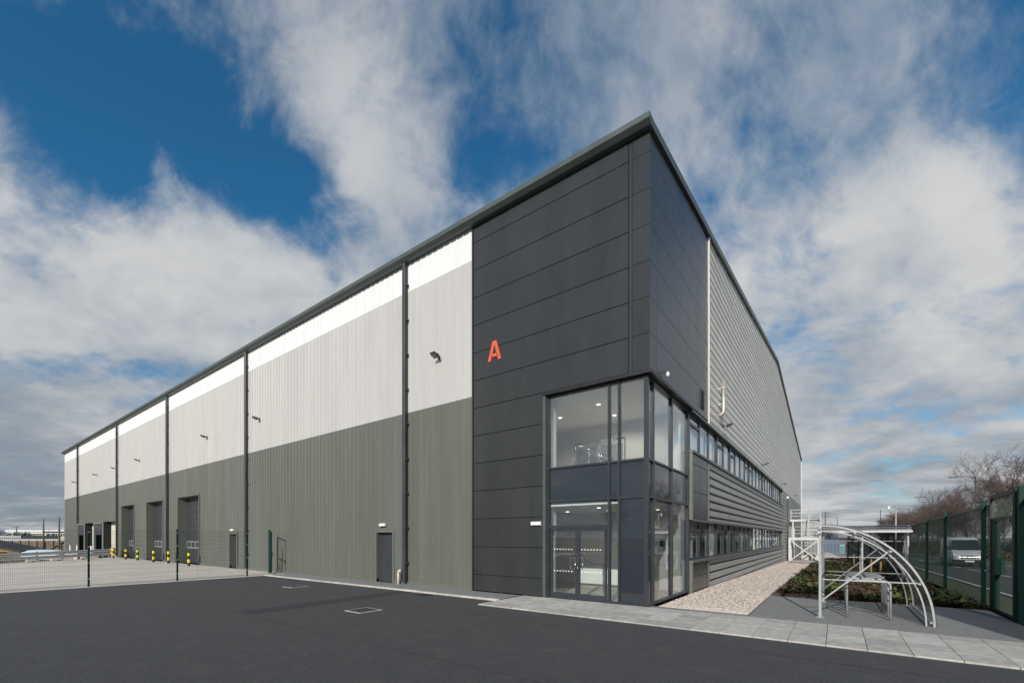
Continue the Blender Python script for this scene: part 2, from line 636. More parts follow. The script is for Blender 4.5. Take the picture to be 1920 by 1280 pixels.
ux = [-19.9, -26, -32, -38, -44, -50, -55]
vy = [-0.06, -6, -12, -18, -24, -30, -36, -42]
for i in range(len(ux) - 1):
    for j in range(len(vy) - 1):
        xa, xb, ya, yb = ux[i + 1] + .012, ux[i] - .012, vy[j + 1] + .012, vy[j] - .012
        h = rng.uniform(-0.004, 0.004)
        c = [(xa, ya), (xb, ya), (xb, yb), (xa, yb)]
        MB().hexa([(x, y, yz(x, y) - .35) for x, y in c] + [(x, y, yz(x, y) + h) for x, y in c]).build('concrete_bay', M_conc, yard)

# car park, path along the wall and its pale edging
sheet('car_park', lin(-19.9, 7.6, 5), lin(-60, -1.45, 6), 0.0, M_asph)
path = sheet('footpath', lin(-19.8, -4.4, 5), [-1.3, -0.05], 0.03, M_tarpath)
kerb_me = MB().box(-0.4525, 0.4525, -0.065, 0.065, -0.15, 0.05).mesh('kerb_stone', M_slab)
for i in range(17):
    obj('kerb_stone', kerb_me, path, (-19.4 + i * 0.915, -1.38, 0.012 * rng.random()))
def stripe(name, pts, w_, m, dz):
    mb = MB()
    for (xa, ya), (xb, yb) in zip(pts[:-1], pts[1:]):
        d = Vector((xb - xa, yb - ya, 0)).normalized()
        n_ = Vector((-d.y, d.x, 0)) * w_ / 2
        mb.face((xa - n_.x, ya - n_.y, dz), (xb - n_.x, yb - n_.y, dz), (xb + n_.x, yb + n_.y, dz), (xa + n_.x, ya + n_.y, dz))
    return tag(mb.build(name, m), kind='structure')


stripe('laying_joint', [(-19.8, -7.2), (-9, -7.23), (7.5, -7.18)], .025, M_patch, .004)
stripe('laying_joint', [(-19.8, -3.6), (-7, -3.58), (7.5, -3.62)], .02, M_patch, .004)
stripe('asphalt_patch', [(-8.6, -1.5), (-8.4, -7.1)], .75, M_patch, .005)
for i, (x, y) in enumerate(((-6.2, -5.0), (-13.5, -3.1))):
    t = thing('manhole_cover', ['square iron manhole cover in the dark car park near the entrance', 'square iron manhole cover in the car park by the yard gate'][i], 'manhole cover', (x, y, .004), R(4 * i), 'manhole covers in the car park')
    MB().box(-.36, .36, -.36, .36, -.05, .004).build('frame', M_slab, t)
    MB().box(-.30, -.003, -.30, .30, -.05, .009).build('cover_plate', M_iron, t)
    MB().box(.003, .30, -.30, .30, -.05, .009).build('cover_plate', M_iron, t)
t = thing('gully_grate', 'slotted iron gully grate at the edge of the car park below the kerb', 'drain', (-7.3, -1.75, .004))
MB().box(-.24, .24, -.24, .24, -.05, .003).build('frame', M_blk, t)
for k in range(7):
    MB().box(-.21 + k * .063, -.175 + k * .063, -.21, .21, -.03, .010).build('grate_bar', M_iron, t)
# flagged landing by the entrance
flags = MB().box(-4.35, 7.6, -2.4, 0.45, -0.2, 0.006).build('entrance_paving', M_tarpath)
tag(flags, kind='structure')
fl = [MB().box(-0.294, 0.294, -0.294, 0.294, -0.02, 0.03).mesh('paving_flag', m) for m in
      (M_slab, mat('pale_concrete_warm', (0.38, 0.36, 0.33), 0.85, objvar=0.12, var=0.16, scale=6, bump=0.3, bscale=40))]
for i in range(19):
    for j in range(4):
        obj('paving_flag', fl[rng.random() < 0.45], flags, (-4.0 + i * 0.6, -2.1 + j * 0.6, rng.uniform(0.002, 0.006)))
# gable side: gravel margin, planting bed, slab under the stair
sheet('gravel_margin', lin(0.05, 2.4, 4), lin(0.45, 66, 22), -0.02, M_gravel)
sheet('planting_bed', lin(2.46, 7.65, 4), lin(5.2, 66, 22), -0.03, M_soil)
sheet('shelter_paving', lin(2.44, 7.65, 3), lin(0.45, 5.15, 3), 0.005, M_tarpath)
sheet('stair_slab', lin(0.6, 5.0, 3), lin(36.5, 47, 5), 0.03, M_slab)
edge = MB()
for j in range(10):
    y0 = 5.2 + j * 3.1
    edge.hexa([(2.40, y0, gz(0, y0) - 0.1), (2.45, y0, gz(0, y0) - 0.1), (2.45, y0 + 3.1, gz(0, y0 + 3.1) - 0.1), (2.40, y0 + 3.1, gz(0, y0 + 3.1) - 0.1),
               (2.40, y0, gz(0, y0) + 0.02), (2.45, y0, gz(0, y0) + 0.02), (2.45, y0 + 3.1, gz(0, y0 + 3.1) + 0.02), (2.40, y0 + 3.1, gz(0, y0 + 3.1) + 0.02)])
tag(edge.build('bed_edging', M_timber), kind='structure')


def chips(name, n, xr, yr, s0, s1, m, seed, dz=0.0, flat=0.6, parent=None, label=None, cat=None, near=0.0):
    """a scatter of small stones, real geometry in one mesh"""
    r = random.Random(seed)
    mb = MB()
    for _ in range(n):
        x = r.uniform(*xr)
        t = r.random() ** (1.0 + near)
        y = yr[0] + (yr[1] - yr[0]) * t
        s = r.uniform(s0, s1)
        z = gz(x, y) + dz
        a = r.random() * 6.3
        p = []
        for k in range(4):
            b = a + k * 1.571 + r.uniform(-0.4, 0.4)
            q = s * r.uniform(0.7, 1.1)
            p.append((x + q * math.cos(b), y + q * math.sin(b), z))
        top = (x + r.uniform(-.3, .3) * s, y + r.uniform(-.3, .3) * s, z + s * flat * r.uniform(0.6, 1.3))
        b0 = len(mb.v)
        mb.v += p + [top]
        for k in range(4):
            mb.f.append((b0 + k, b0 + (k + 1) % 4, b0 + 4))
            mb.fm.append(0)
    o = mb.build(name, m, parent)
    tag(o, label, cat, kind='stuff')
    return o


chips('gravel', 26000, (0.06, 2.38), (0.5, 50), 0.012, 0.032, M_stone, 3, -0.022,
      label='pale pinkish gravel spread along the foot of the grey clad wall', cat='gravel', near=0.8)
chips('mulch', 9000, (2.5, 7.6), (5.3, 60), 0.02, 0.06, M_leaf2, 5, -0.03, 0.5,
      label='dark brown bark mulch and clods over the planting bed', cat='mulch', near=0.6)


def leaf_tufts(name, n, xr, yr, h0, h1, m, seed, label, cat, clump=0.0):
    r = random.Random(seed)
    mb = MB()
    for _ in range(n):
        x, y = r.uniform(*xr), yr[0] + (yr[1] - yr[0]) * r.random() ** 1.5
        if clump and mnoise.noise(Vector((x * 0.9, y * 0.6, seed))) < clump:
            continue
        z = gz(x, y) - 0.03
        h = r.uniform(h0, h1)
        for k in range(r.randint(5, 9)):
            a = r.random() * 6.3
            l = h * r.uniform(0.5, 1.0)
            o_ = r.uniform(0, h * 0.7)
            bx, by = x + math.cos(a) * o_, y + math.sin(a) * o_
            zz = z + r.uniform(0.2, 1.0) * h
            c, s = math.cos(a + 0.7), math.sin(a + 0.7)
            w_ = l * 0.32
            mb.face((bx - s * w_ * .2, by + c * w_ * .2, zz - l * .3), (bx + c * l * .5 - s * w_, by + s * l * .5 + c * w_, zz),
                    (bx + c * l, by + s * l, zz + l * r.uniform(-.2, .5)), (bx + c * l * .5 + s * w_, by + s * l * .5 - c * w_, zz))
    o = mb.build(name, m)
    tag(o, label, cat, kind='stuff')
    return o


leaf_tufts('ground_cover', 5200, (2.6, 7.5), (5.4, 40), 0.06, 0.26, M_leaf, 11,
           'low green ground cover creeping over the dark planting bed', 'ground cover', 0.08)
leaf_tufts('withered_plants', 3600, (2.6, 7.5), (5.4, 55), 0.06, 0.18, M_leaf2, 12,
           'withered reddish brown plants between the green ground cover', 'plants', -0.05)

# road beyond the green fence
RY = lin(-80, 6, 8) + lin(12, 130, 20)[0:] + [170, 260, 420]
sheet('verge', [7.75, 8.85], RY, 0.06, M_grass)
sheet('road', [8.98, 10.5, 12.1, 13.7, 15.25], RY, 0.0, M_road)
sheet('far_verge', [15.4, 16.6, 19, 24, 32], RY, 0.10, M_grass)


def strip(name, x0, x1, dz, m, h=0.0):
    mb = MB()
    for a, b in zip(RY[:-1], RY[1:]):
        za, zb = gz(x0, a) + dz, gz(x0, b) + dz
        mb.hexa([(x0, a, za - h), (x1, a, za - h), (x1, b, zb - h), (x0, b, zb - h), (x0, a, za), (x1, a, za), (x1, b, zb), (x0, b, zb)])
    return tag(mb.build(name, m), kind='structure')


strip('road_kerb', 8.86, 8.98, 0.11, M_slab, 0.25)
strip('far_road_kerb', 15.25, 15.38, 0.11, M_slab, 0.25)
dash = MB()
y = -60.0
while y < 260:
    l = 4.0
    za, zb = gz(12, y) + 0.006, gz(12, y + l) + 0.006
    dash.face((12.05, y, za), (12.17, y, za), (12.17, y + l, zb), (12.05, y + l, zb))
    y += 6.0
for x in (9.2, 15.0):
    for a, b in zip(RY[:-1], RY[1:]):
        dash.face((x, a, gz(x, a) + .006), (x + .1, a, gz(x, a) + .006), (x + .1, b, gz(x, b) + .006), (x, b, gz(x, b) + .006))
tag(dash.build('road_marking', M_paint), kind='structure')

# ------------------------------------------------------------------ the warehouse
WH = thing('warehouse', 'large grey and white metal clad warehouse with dark glazed office corner', 'building')
LEN, DEP, EAVE = 81.5, 66.7, 13.47
PITCH = 0.122


def zr(y):
    return EAVE + PITCH * min(y, DEP - y)


def holed(a0, a1, z0, z1, holes, put):
    """cells of a wall rectangle that are not inside an opening"""
    as_ = sorted({a0, a1} | {h[k] for h in holes for k in (0, 1) if a0 < h[k] < a1})
    zs = sorted({z0, z1} | {h[k] for h in holes for k in (2, 3) if z0 < h[k] < z1})
    for i in range(len(as_) - 1):
        for j in range(len(zs) - 1):
            ca, cz = (as_[i] + as_[i + 1]) / 2, (zs[j] + zs[j + 1]) / 2
            if not any(h[0] < ca < h[1] and h[2] < cz < h[3] for h in holes):
                put(as_[i], as_[i + 1], zs[j], zs[j + 1])


BAYS = [(33.1, 37.4), (41.0, 45.3), (49.1, 53.3)]
BAYH = 5.1
PDOORS = [(11.2, 12.3), (26.75, 27.8)]
PH = 2.22
DOCK = (55.2, 73.0, -1.3, 3.7)
GU, GV, GH = 3.42, 4.42, 6.70          # office corner glazing: along each wall, height
RIB_U, RIB_L, RIB_END = (5.20, 6.58), (1.16, 2.62), 38.2
left_holes = [(a, b, -0.5, BAYH) for a, b in BAYS] + [(a, b, -0.5, PH) for a, b in PDOORS] + [DOCK, (-1, GU, -0.5, GH)]
core = MB()
holed(0.22, LEN, -1.3, EAVE - 0.02, [(h[0] - .03, h[1] + .03, h[2], h[3] + .03) if h[0] > 5 else h for h in left_holes], lambda a, b, c, d: core.box(-b, -a, 0.07, 0.2, c, d))
right_holes = [(-1, GV, -0.5, GH), (GV, RIB_END, *RIB_U), (GV, RIB_END, *RIB_L)]
holed(0.0, DEP, -1.3, EAVE - 0.02, right_holes, lambda a, b, c, d: core.box(-0.22, -0.10 if (a > 7 or c > 7) else -0.07, a, b, c, d))
core.prism([(0, EAVE - 0.02), (DEP, EAVE - 0.02), (DEP / 2, zr(DEP / 2) - 0.02)], 0, -0.22, -0.10)
core.prism([(0, EAVE - 0.02), (DEP, EAVE - 0.02), (DEP / 2, zr(DEP / 2) - 0.02)], 0, -LEN, -LEN + .13)
core.box(-LEN, 0, DEP - 0.2, DEP, -1.3, EAVE - .02)
core.box(-LEN, -LEN + .13, 0.2, DEP - .2, -1.3, EAVE - .02)
core.build('wall_core', M_core, WH)

# roof, eaves gutter, verge
rf = MB()
for y0, y1 in ((-0.05, DEP / 2), (DEP + .05, DEP / 2)):
    z0, z1 = zr(max(0, min(y0, DEP))) + 0.03, zr(y1) + 0.03
    rf.hexa([(-LEN - .05, y0, z0), (0.02, y0, z0), (0.02, y1, z1), (-LEN - .05, y1, z1),
             (-LEN - .05, y0, z0 + .12), (0.02, y0, z0 + .12), (0.02, y1, z1 + .12), (-LEN - .05, y1, z1 + .12)])
roof = rf.build('roof', M_roof, WH)
MB().prism([(0.06, EAVE), (-0.20, EAVE), (-0.33, EAVE + .10), (-0.34, EAVE + .25), (-0.30, EAVE + .25), (-0.29, EAVE + 0.13), (0.06, EAVE + .13)],
           0, -LEN - .12, 0.10).build('gutter', M_trim, WH)
MB().prism([(0.06, EAVE), (-0.20, EAVE), (-0.33, EAVE + .10), (-0.34, EAVE + .25), (0.06, EAVE + .257)], 0, 0.101, 0.122).build('gutter_end_cap', M_trim, WH)
vg = MB()
for ya, yb in ((0.062, DEP / 2), (DEP / 2, DEP + .1)):
    za, zb = zr(ya), zr(min(DEP, yb))
    vg.hexa([(-0.06, ya, za), (0.12, ya, za), (0.12, yb, zb), (-0.06, yb, zb),
             (-0.06, ya, za + .25), (0.12, ya, za + .25), (0.12, yb, zb + .25), (-0.06, yb, zb + .25)])
vg.build('verge_flashing', M_trim, WH)


# --- vertical profiled sheets of the yard wall
def rib_h(u):
    t = (u - 6.6) % (1 / 3.0)
    d = abs(t - 1 / 6.0)
    if d < 0.018:
        return 0.026
    if d < 0.040:
        return 0.026 * (0.040 - d) / 0.022
    e = abs(t - 0.045) if t < 1 / 6 else abs(t - (1 / 3 - 0.045))
    return 0.006 if e < 0.006 else 0.0


def rib_breaks(u0, u1):
    b = {u0, u1}
    i = math.floor((u0 - 6.6) * 3) - 1
    while True:
        s = 6.6 + i / 3.0
        if s > u1:
            break
        for q in (0.0385, 0.0391, 0.0509, 0.0515, 1 / 6 - .04, 1 / 6 - .018, 1 / 6 + .018, 1 / 6 + .04,
                  1 / 3 - .0515, 1 / 3 - .0509, 1 / 3 - .0391, 1 / 3 - .0385):
            if u0 < s + q < u1:
                b.add(s + q)
        i += 1
    return sorted(b)


def vsheet(u0, u1, z0, z1, m):
    mb = MB()
    us = rib_breaks(u0, u1)
    for a, b in zip(us[:-1], us[1:]):
        ha, hb = rib_h(a + 1e-5), rib_h(b - 1e-5)
        mb.face((-b, -hb, z0), (-a, -ha, z0), (-a, -ha, z1), (-b, -hb, z1))
    return mb


Z_OL, Z_LG = 7.23, 12.30
sheet_rng = random.Random(8)


def put_sheets(z0, z1, m, holes, name):
    cuts = sorted({6.62 + i for i in range(75)} | {LEN} | {h[k] for h in holes for k in (0, 1)})
    cuts = [c for c in cuts if c <= LEN]
    for a, b in zip(cuts[:-1], cuts[1:]):
        if b - a < 0.01:
            continue
        zz = z0
        for h in holes:
            if h[0] < (a + b) / 2 < h[1]:
                zz = max(zz, h[3])
        vsheet(a, b, zz, z1, m).build(name, m, WH)


hl = [h for h in left_holes if h[0] > 5]
put_sheets(0.16, Z_OL, M_olive, hl, 'cladding_sheet')
put_sheets(Z_OL, Z_LG, M_lgrey, [], 'cladding_sheet')
put_sheets(Z_LG, EAVE, M_white, [], 'cladding_sheet')
# foot trim between the openings, corner trim at the far end
holed(6.62, LEN, -0.05, 0.16, hl, lambda a, b, c, d: MB().box(-b, -a, -0.05, 0.065, c, d).build('foot_trim', M_olive, WH))
MB().box(-LEN, -73.0, -0.02, 0.065, -1.3, -0.051).build('plinth', M_dock, WH)
MB().box(-LEN - .06, -LEN + .04, -0.06, 0.065, -1.2, EAVE - .01).build('corner_trim', M_lgrey, WH)
MB().box(-6.63, -6.57, -0.055, 0.06, 0.0, EAVE - .01).build('joint_trim', M_anth, WH)
# girt fixings: rows of small screws in the light band
sc = MB()
for z in (8.4, 9.9, 11.4):
    for i in range(60):
        u = 6.6 + i / 3 + 1 / 6
        if u < 26:
            sc.box(-u - .010, -u + .010, -0.036, -0.020, z - .010, z + .010)
sc.build('fixing_screws', mat('screw_cap', (0.33, 0.325, 0.31), 0.5), WH)

# --- downpipes
for i, u in enumerate((10.3, 25.2, 39.6, 54.6, 72.75)):
    zb = 0.0 if u < 70 else 3.62
    dp = MB().box(-u - .08, -u + .08, -0.22, -0.07, zb + .12, EAVE - 0.02)
    dp = dp.build('downpipe', M_pipe, WH, bevel=0.02)
    zz = zb + 0.9
    while zz < 13:
        MB().box(-u - .085, -u + .13, -0.16, -0.03, zz, zz + .09).build('pipe_bracket', M_pipe, dp)
        zz += 1.45

# --- composite panels of the office corner
JZ = [0.64 + 1.02 * k for k in range(13)]
GAP = 0.007


def panel_rows(z0, z1):
    zs = [z0] + [z for z in JZ if z0 + .05 < z < z1 - .05] + [z1]
    return list(zip(zs[:-1], zs[1:]))


def pbox(x0, x1, y0, y1, z0, z1, m=M_anth):
    return MB().box(x0, x1, y0, y1, z0, z1).build('composite_panel', m, WH, bevel=0.008)


for z0, z1 in panel_rows(0.05, EAVE - .01):
    xr_ = -GU if z1 < GH + .1 else -0.60
    if z0 < GH < z1 - .1:
        # the row cut round the head of the glazing
        p = MB()
        p.prism([(-6.56, z0 + GAP), (-GU - .01, z0 + GAP), (-GU - .01, GH + .05), (-0.60, GH + .05), (-0.60, z1 - GAP), (-6.56, z1 - GAP)], 1, -0.03, 0.06)
        p.build('composite_panel', M_anth, WH)
    else:
        pbox(-6.56, xr_ - .01, -0.03, 0.06, z0 + GAP, z1 - GAP)
    if z1 > GH + .1:
        zc = max(z0, GH + .05)
        p = MB()
        p.prism([(-0.47, -0.03), (0.03, -0.03), (0.03, 0.50), (-0.06, 0.50), (-0.06, 0.06), (-0.47, 0.06)], 2, zc + GAP, z1 - GAP)
        p.build('corner_panel', M_anth, WH)
for k, (z0, z1) in enumerate(panel_rows(GH + .05, EAVE + 0.62)):
    # the top row rises with the verge
    p = MB()
    top = [(y, min(z1 - GAP, zr(y) - .02)) for y in (0.54, 0.54 + (z1 - GAP - EAVE + .02) / PITCH if z1 > EAVE else 2.0, 7.0)]
    top = [(min(max(y, .54), 7.0), z) for y, z in top]
    p.prism([(0.54, z0 + GAP), (7.0, z0 + GAP), top[2], top[1], top[0]], 0, -0.06, 0.03)
    p.build('composite_panel', M_anth, WH)
MB().box(-0.59, -0.48, -0.024, 0.05, GH + .06, EAVE - .02).build('cover_strip', M_anth, WH)
MB().box(-0.05, 0.022, 0.51, 0.53, GH + .06, EAVE).build('cover_strip', M_sil_trim, WH)
bk = MB()   # dark gaskets behind the joints
bk.box(-6.56, -GU, 0.045, 0.068, 0.02, EAVE - .03)
bk.box(-GU, -0.08, 0.045, 0.068, GH + .06, EAVE - .03)
bk.box(-0.068, -0.045, 0.07, 7.0, GH + .06, EAVE - .03)
bk.build('joint_gasket', M_black, WH)

# --- gable: horizontal profiled sheets
def clip(poly, a, b, c):
    """keep a*y + b*z <= c"""
    out = []
    for i in range(len(poly)):
        p, q = poly[i], poly[(i + 1) % len(poly)]
        dp_, dq = a * p[1] + b * p[2] - c, a * q[1] + b * q[2] - c
        if dp_ <= 0:
            out.append(p)
        if (dp_ < 0 < dq) or (dq < 0 < dp_):
            t = dp_ / (dp_ - dq)
            out.append(tuple(p[k] + (q[k] - p[k]) * t for k in range(3)))
    return out


def hsheet(y0, y1, z0, z1, m, gable=False, off=0.0):
    mb = MB()
    pts = {z0: None, z1: None}
    k = math.floor((z0 - 6.68) * 3) - 1
    while 6.68 + k / 3 < z1:
        c = 6.68 + k / 3 + 1 / 6
        for q in (-.058, -.030, .030, .058, -.112, -.106, -.100, .100, .106, .112):
            if z0 < c + q < z1:
                pts[c + q] = None
        k += 1

    def h(z):
        t = abs((z - 6.68) % (1 / 3) - 1 / 6)
        if .1001 < t < .1119:
            return -.006 * (1 - abs(t - .106) / .006)
        return -0.08 if t < .0301 else (-0.08 * (.058 - t) / .028 if t < .058 else 0.0)
    zs = sorted(pts)
    for a, b in zip(zs[:-1], zs[1:]):
        xa, xb = h(a) + off, h(b) + off
        if abs(h(a + 1e-6) - h(a)) > .03:
            xa = h(a + 1e-6) + off
        poly = [(xa, y0, a), (xa, y1, a), (xb, y1, b), (xb, y0, b)]
        if gable:
            poly = clip(poly, -PITCH, 1, EAVE - .01)
            if len(poly) > 2:
                poly = clip(poly, PITCH, 1, EAVE - .01 + PITCH * DEP)
        if len(poly) > 2:
            mb.face(*poly)
    return mb


seg = lin(7.06, DEP, 6)
z = 6.68
while z < zr(DEP / 2):
    for a, b in zip(seg[:-1], seg[1:]):
        mb = hsheet(a, b - 0.004, z, z + 1.0, M_silver, True, 0.004 * ((round(z) + round(a)) % 2))
        if mb.f:
            mb.build('cladding_sheet', M_silver, WH)
    z += 1.0
for a, b in zip(lin(7.15, 38.1, 3)[:-1], lin(7.15, 38.1, 3)[1:]):
    for z0, z1 in ((2.70, 3.68), (3.68, 4.68), (4.68, 5.10)):
        hsheet(a, b - .004, z0, z1, M_mid).build('cladding_sheet', M_mid, WH)
    hsheet(a, b - .004, -0.35, 1.06, M_mid).build('cladding_sheet', M_mid, WH)
for a, b in zip(lin(38.3, DEP, 3)[:-1], lin(38.3, DEP, 3)[1:]):
    z = -1.32
    while z < 6.6:
        hsheet(a, b - .004, z, z + 1.0, M_mid).build('cladding_sheet', M_mid, WH)
        z += 1.0
MB().box(-0.02, 0.075, 7.0, 7.09, 6.66, zr(7) - .02).build('corner_flashing', M_cream, WH)
MB().box(-0.06, 0.06, DEP - .08, DEP + .06, -1.3, EAVE - .01).build('corner_flashing', M_silver, WH)
# office band: panels at its near end, trims, sills
for z0, z1 in ((2.70, 3.70), (3.70, 4.72), (4.72, 5.10)):
    MB().box(-0.06, 0.02, 4.58, 6.98, z0 + GAP, z1 - GAP).build('composite_panel', M_anth, WH, bevel=0.008)
MB().box(-0.06, 0.02, 4.58, 6.98, 0.0, 0.53).build('composite_panel', M_anth, WH, bevel=0.008)
MB().box(-0.06, 0.02, 4.58, 6.98, 0.55, 1.05).build('composite_panel', M_anth, WH, bevel=0.008)
tr = MB()
for z0, z1 in ((2.64, 5.10), (-0.1, 1.06)):
    tr.box(-0.065, 0.05, 4.46, 4.565, z0, z1)
    tr.box(-0.065, 0.05, 7.0, 7.13, z0, z1)
tr.build('band_trim', M_sil_trim, WH)
MB().box(-0.17, 0.085, 4.44, RIB_END + .05, 5.105, 5.19).build('window_sill', M_sil_trim, WH)
MB().box(-0.17, 0.085, 4.44, RIB_END + .05, 1.065, 1.15).build('window_sill', M_sil_trim, WH)
MB().box(-0.15, 0.045, 4.57, RIB_END, 2.60, 2.692).build('window_head', M_sil_trim, WH)
MB().box(-0.15, 0.055, GV + .05, RIB_END + .06, 6.59, 6.672).build('window_head', M_trim, WH)
MB().box(-0.16, 0.03, RIB_END, RIB_END + .11, 5.2, 6.58).build('window_jamb', M_sil_trim, WH)
MB().box(-0.16, 0.03, RIB_END, RIB_END + .11, 1.16, 2.6).build('window_jamb', M_sil_trim, WH)
# head drip round the glazed corner
hd = MB().prism([(-GU - .12, -0.075), (0.075, -0.075), (0.075, GV + .1), (-0.1, GV + .1), (-0.1, 0.1), (-GU - .12, 0.1)], 2, GH - .05, GH + .045)
hd.build('glazing_head', M_black, WH)
MB().box(-GU - .10, -GU - .005, -0.05, 0.12, 0, GH - .055).build('glazing_jamb', M_trim, WH)

# --- curtain wall of the corner
GP = 0.13        # glass set back
mull_x = [-GU + .03, -1.26, -0.94]
mull_y = [0.64, 2.45, GV - .02]
T1, T2, T3 = 4.26, 3.18, 2.34
cw = MB()
M_W = 0.03
for x in mull_x:
    cw.box(x - M_W, x + M_W, GP - .06, GP + .08, 0, GH - .05)
for y_ in mull_y:
    cw.box(-GP - .08, -GP + .06, y_ - M_W, y_ + M_W, 0, GH - .05)
cw.box(-GP - .05, -GP + .065, GP - .065, GP + .05, 0, GH - .05)
for z_ in (T1, T2, GH - .09, 0.05):
    cw.box(-GU + .03, -GP, GP - .055, GP + .075, z_ - M_W, z_ + M_W)
    cw.box(-GP - .075, -GP + .055, GP + .07, GV, z_ - M_W, z_ + M_W)
cw.box(-GU + .03, -1.26, GP - .058, GP + .078, T3 - .05, T3 + .05)
CW = cw.build('curtain_wall_frame', M_frame, WH)


def pane(name, x0, x1, y0, y1, z0, z1, m, parent=WH):
    return MB().box(x0, x1, y0, y1, z0, z1).build(name, m, parent)


xs_ = mull_x + [-GP]
for i in range(3):
    a, b = xs_[i] + .01, xs_[i + 1] - .01
    pane('glass_pane', a, b, GP, GP + .012, T1 + .01, GH - .08, M_glass, CW)
    pane('spandrel_pane', a, b, GP, GP + .012, T2 + .01, T1 - .01, M_spand, CW)
    if i == 0:
        pane('glass_pane', a, b, GP, GP + .012, T3 + .03, T2 - .01, M_glass, CW)
    else:
        pane('glass_pane' if i == 1 else 'spandrel_pane', a, b, GP, GP + .012, .06, T2 - .01, M_glass if i == 1 else M_spand, CW)
ys_ = [GP + .03] + mull_y
for i in range(3):
    a, b = ys_[i] + .01, ys_[i + 1] - .01
    pane('glass_pane', -GP - .012, -GP, a, b, T1 + .01, GH - .08, M_glass, CW)
    pane('spandrel_pane', -GP - .012, -GP, a, b, T2 + .01, T1 - .01, M_spand, CW)
    pane('glass_pane', -GP - .012, -GP, a, b, .06, T2 - .01, M_glassd, CW)

# entrance doors
x0, x1 = mull_x[0] + M_W, mull_x[1] - M_W
xm = (x0 + x1) / 2
for a, b, hs in ((x0 + .05, xm - .004, 1), (xm + .004, x1 - .05, -1)):
    d = MB()
    d.box(a, a + .075, GP - .03, GP + .03, .02, T3 - .06)
    d.box(b - .075, b, GP - .03, GP + .03, .02, T3 - .06)
    d.box(a + .075, b - .075, GP - .03, GP + .03, T3 - .14, T3 - .06)
    d.box(a + .075, b - .075, GP - .03, GP + .03, .02, .22)
    D = d.build('entrance_door', M_frame, WH)
    pane('door_pane', a + .07, b - .07, GP - .006, GP + .006, .21, T3 - .13, M_glass, D)
    hx = (b - .04) if hs == 1 else (a + .04)
    h0, h1 = hx - .17 * hs, hx
    pts = []
    for (cx_, cz_, a0) in ((h1, 1.36, 0), (h0, 1.36, 90), (h0, 1.02, 180), (h1, 1.02, 270)):
        pts.append((cx_, GP - .10, cz_))
    # rounded square pull
    ring = []
    cxm, czm, hw, hh, rr = (h0 + h1) / 2, 1.19, .095, .175, .04
    for q, (sx_, sz_) in enumerate(((1, 1), (-1, 1), (-1, -1), (1, -1))):
        for t in range(4):
            an = R(90 * q + 30 * t)
            ring.append((cxm + sx_ * (hw - rr) + rr * math.cos(an), GP - .10, czm + sz_ * (hh - rr) + rr * math.sin(an)))
    ring.append(ring[0])
    hb = MB().tube(ring, .011, 6)
    hb.tube([(hx, GP - .10, czm + .12), (hx, GP - .03, czm + .12)], .010, 6)
    hb.tube([(hx, GP - .10, czm - .12), (hx, GP - .03, czm - .12)], .010, 6)
    hb.build('pull_handle', M_steel, D, smooth=True)
    dots = MB()
    for zz in (1.62, 0.92):
        k = a + .14
        while k < b - .12:
            dots.prism([(k + .022 * math.cos(t * math.pi / 4), zz + .022 * math.sin(t * math.pi / 4)) for t in range(8)], 1, GP - .009, GP - .007)
            k += .105
    dots.build('manifestation_dots', M_wplas, D)
MB().box(xm - .012, xm + .012, GP - .045, GP - .031, 1.42, 1.50).build('door_lock', M_steel, WH)

# --- lobby seen through the glass
lob = MB()
lob.box(-7.2, -0.3, 4.6, 4.7, 0, GH)
lob.box(-7.3, -7.2, 0.21, 5.5, 0, GH)
lob.box(-3.62, -3.44, 0.21, 0.68, 0, GH - .05)
lob.box(-0.3, -0.22, 3.9, 4.6, 0, GH)
lob.build('interior_wall', M_int, WH)
MB().box(-7.2, -0.25, 0.22, 5.4, GH - .045, GH + .04).build('interior_ceiling', M_int, WH)
MB().box(-7.2, -0.25, 0.22, 5.4, 3.02, 3.1).build('interior_ceiling', M_int, WH)
MB().box(-7.2, -0.25, 0.22, 5.4, -0.05, 0.012).build('interior_floor', M_intf, WH)
MB().box(-7.2, -0.25, 0.24, 5.4, 3.72, 4.12).build('interior_floor', M_intf, WH)
for (x, y_, z_) in ((-2.45, 1.9, GH - .05), (-2.55, 3.5, GH - .05), (-1.2, 3.4, GH - .05), (-4.4, 2.6, GH - .05),
                    (-2.3, 1.6, 3.015), (-2.6, 3.1, 3.015), (-1.2, 2.2, 3.015), (-4.3, 3.0, 3.015), (-1.0, 3.8, 3.015)):
    MB().tube([(x, y_, z_ - .012), (x, y_, z_ + .002)], .065, 12).build('downlight', M_down, WH)
    ld = bpy.data.lights.new('downlight_lamp', 'SPOT')
    ld.energy = 70 if z_ > 4 else 9
    ld.color = (1.0, 0.93, 0.84)
    ld.spot_size = R(150)
    ld.spot_blend = 0.6
    ld.shadow_soft_size = 0.06
    lo_ = bpy.data.objects.new('downlight_lamp', ld)
    col.objects.link(lo_)
    lo_.location = (x, y_, z_ - .03)
    lo_.parent = WH


def balustrade(a, b, z0, n):
    a, b = Vector((*a, z0)), Vector((*b, z0))
    rl = MB().tube([a + Vector((0, 0, 1.08)), b + Vector((0, 0, 1.08))], .024, 8).build('balustrade_rail', M_steel, WH, smooth=True)
    for i in range(n + 1):
        p = a.lerp(b, i / n)
        MB().tube([p, p + Vector((0, 0, 1.06))], .02, 8).build('balustrade_post', M_steel, rl, smooth=True)
        if i < n:
            q = a.lerp(b, (i + .93) / n)
            p2 = a.lerp(b, (i + .07) / n)
            MB().bar(p2 + Vector((0, 0, .52)), q + Vector((0, 0, .52)), .012, .8).build('balustrade_glass', M_poly, rl)


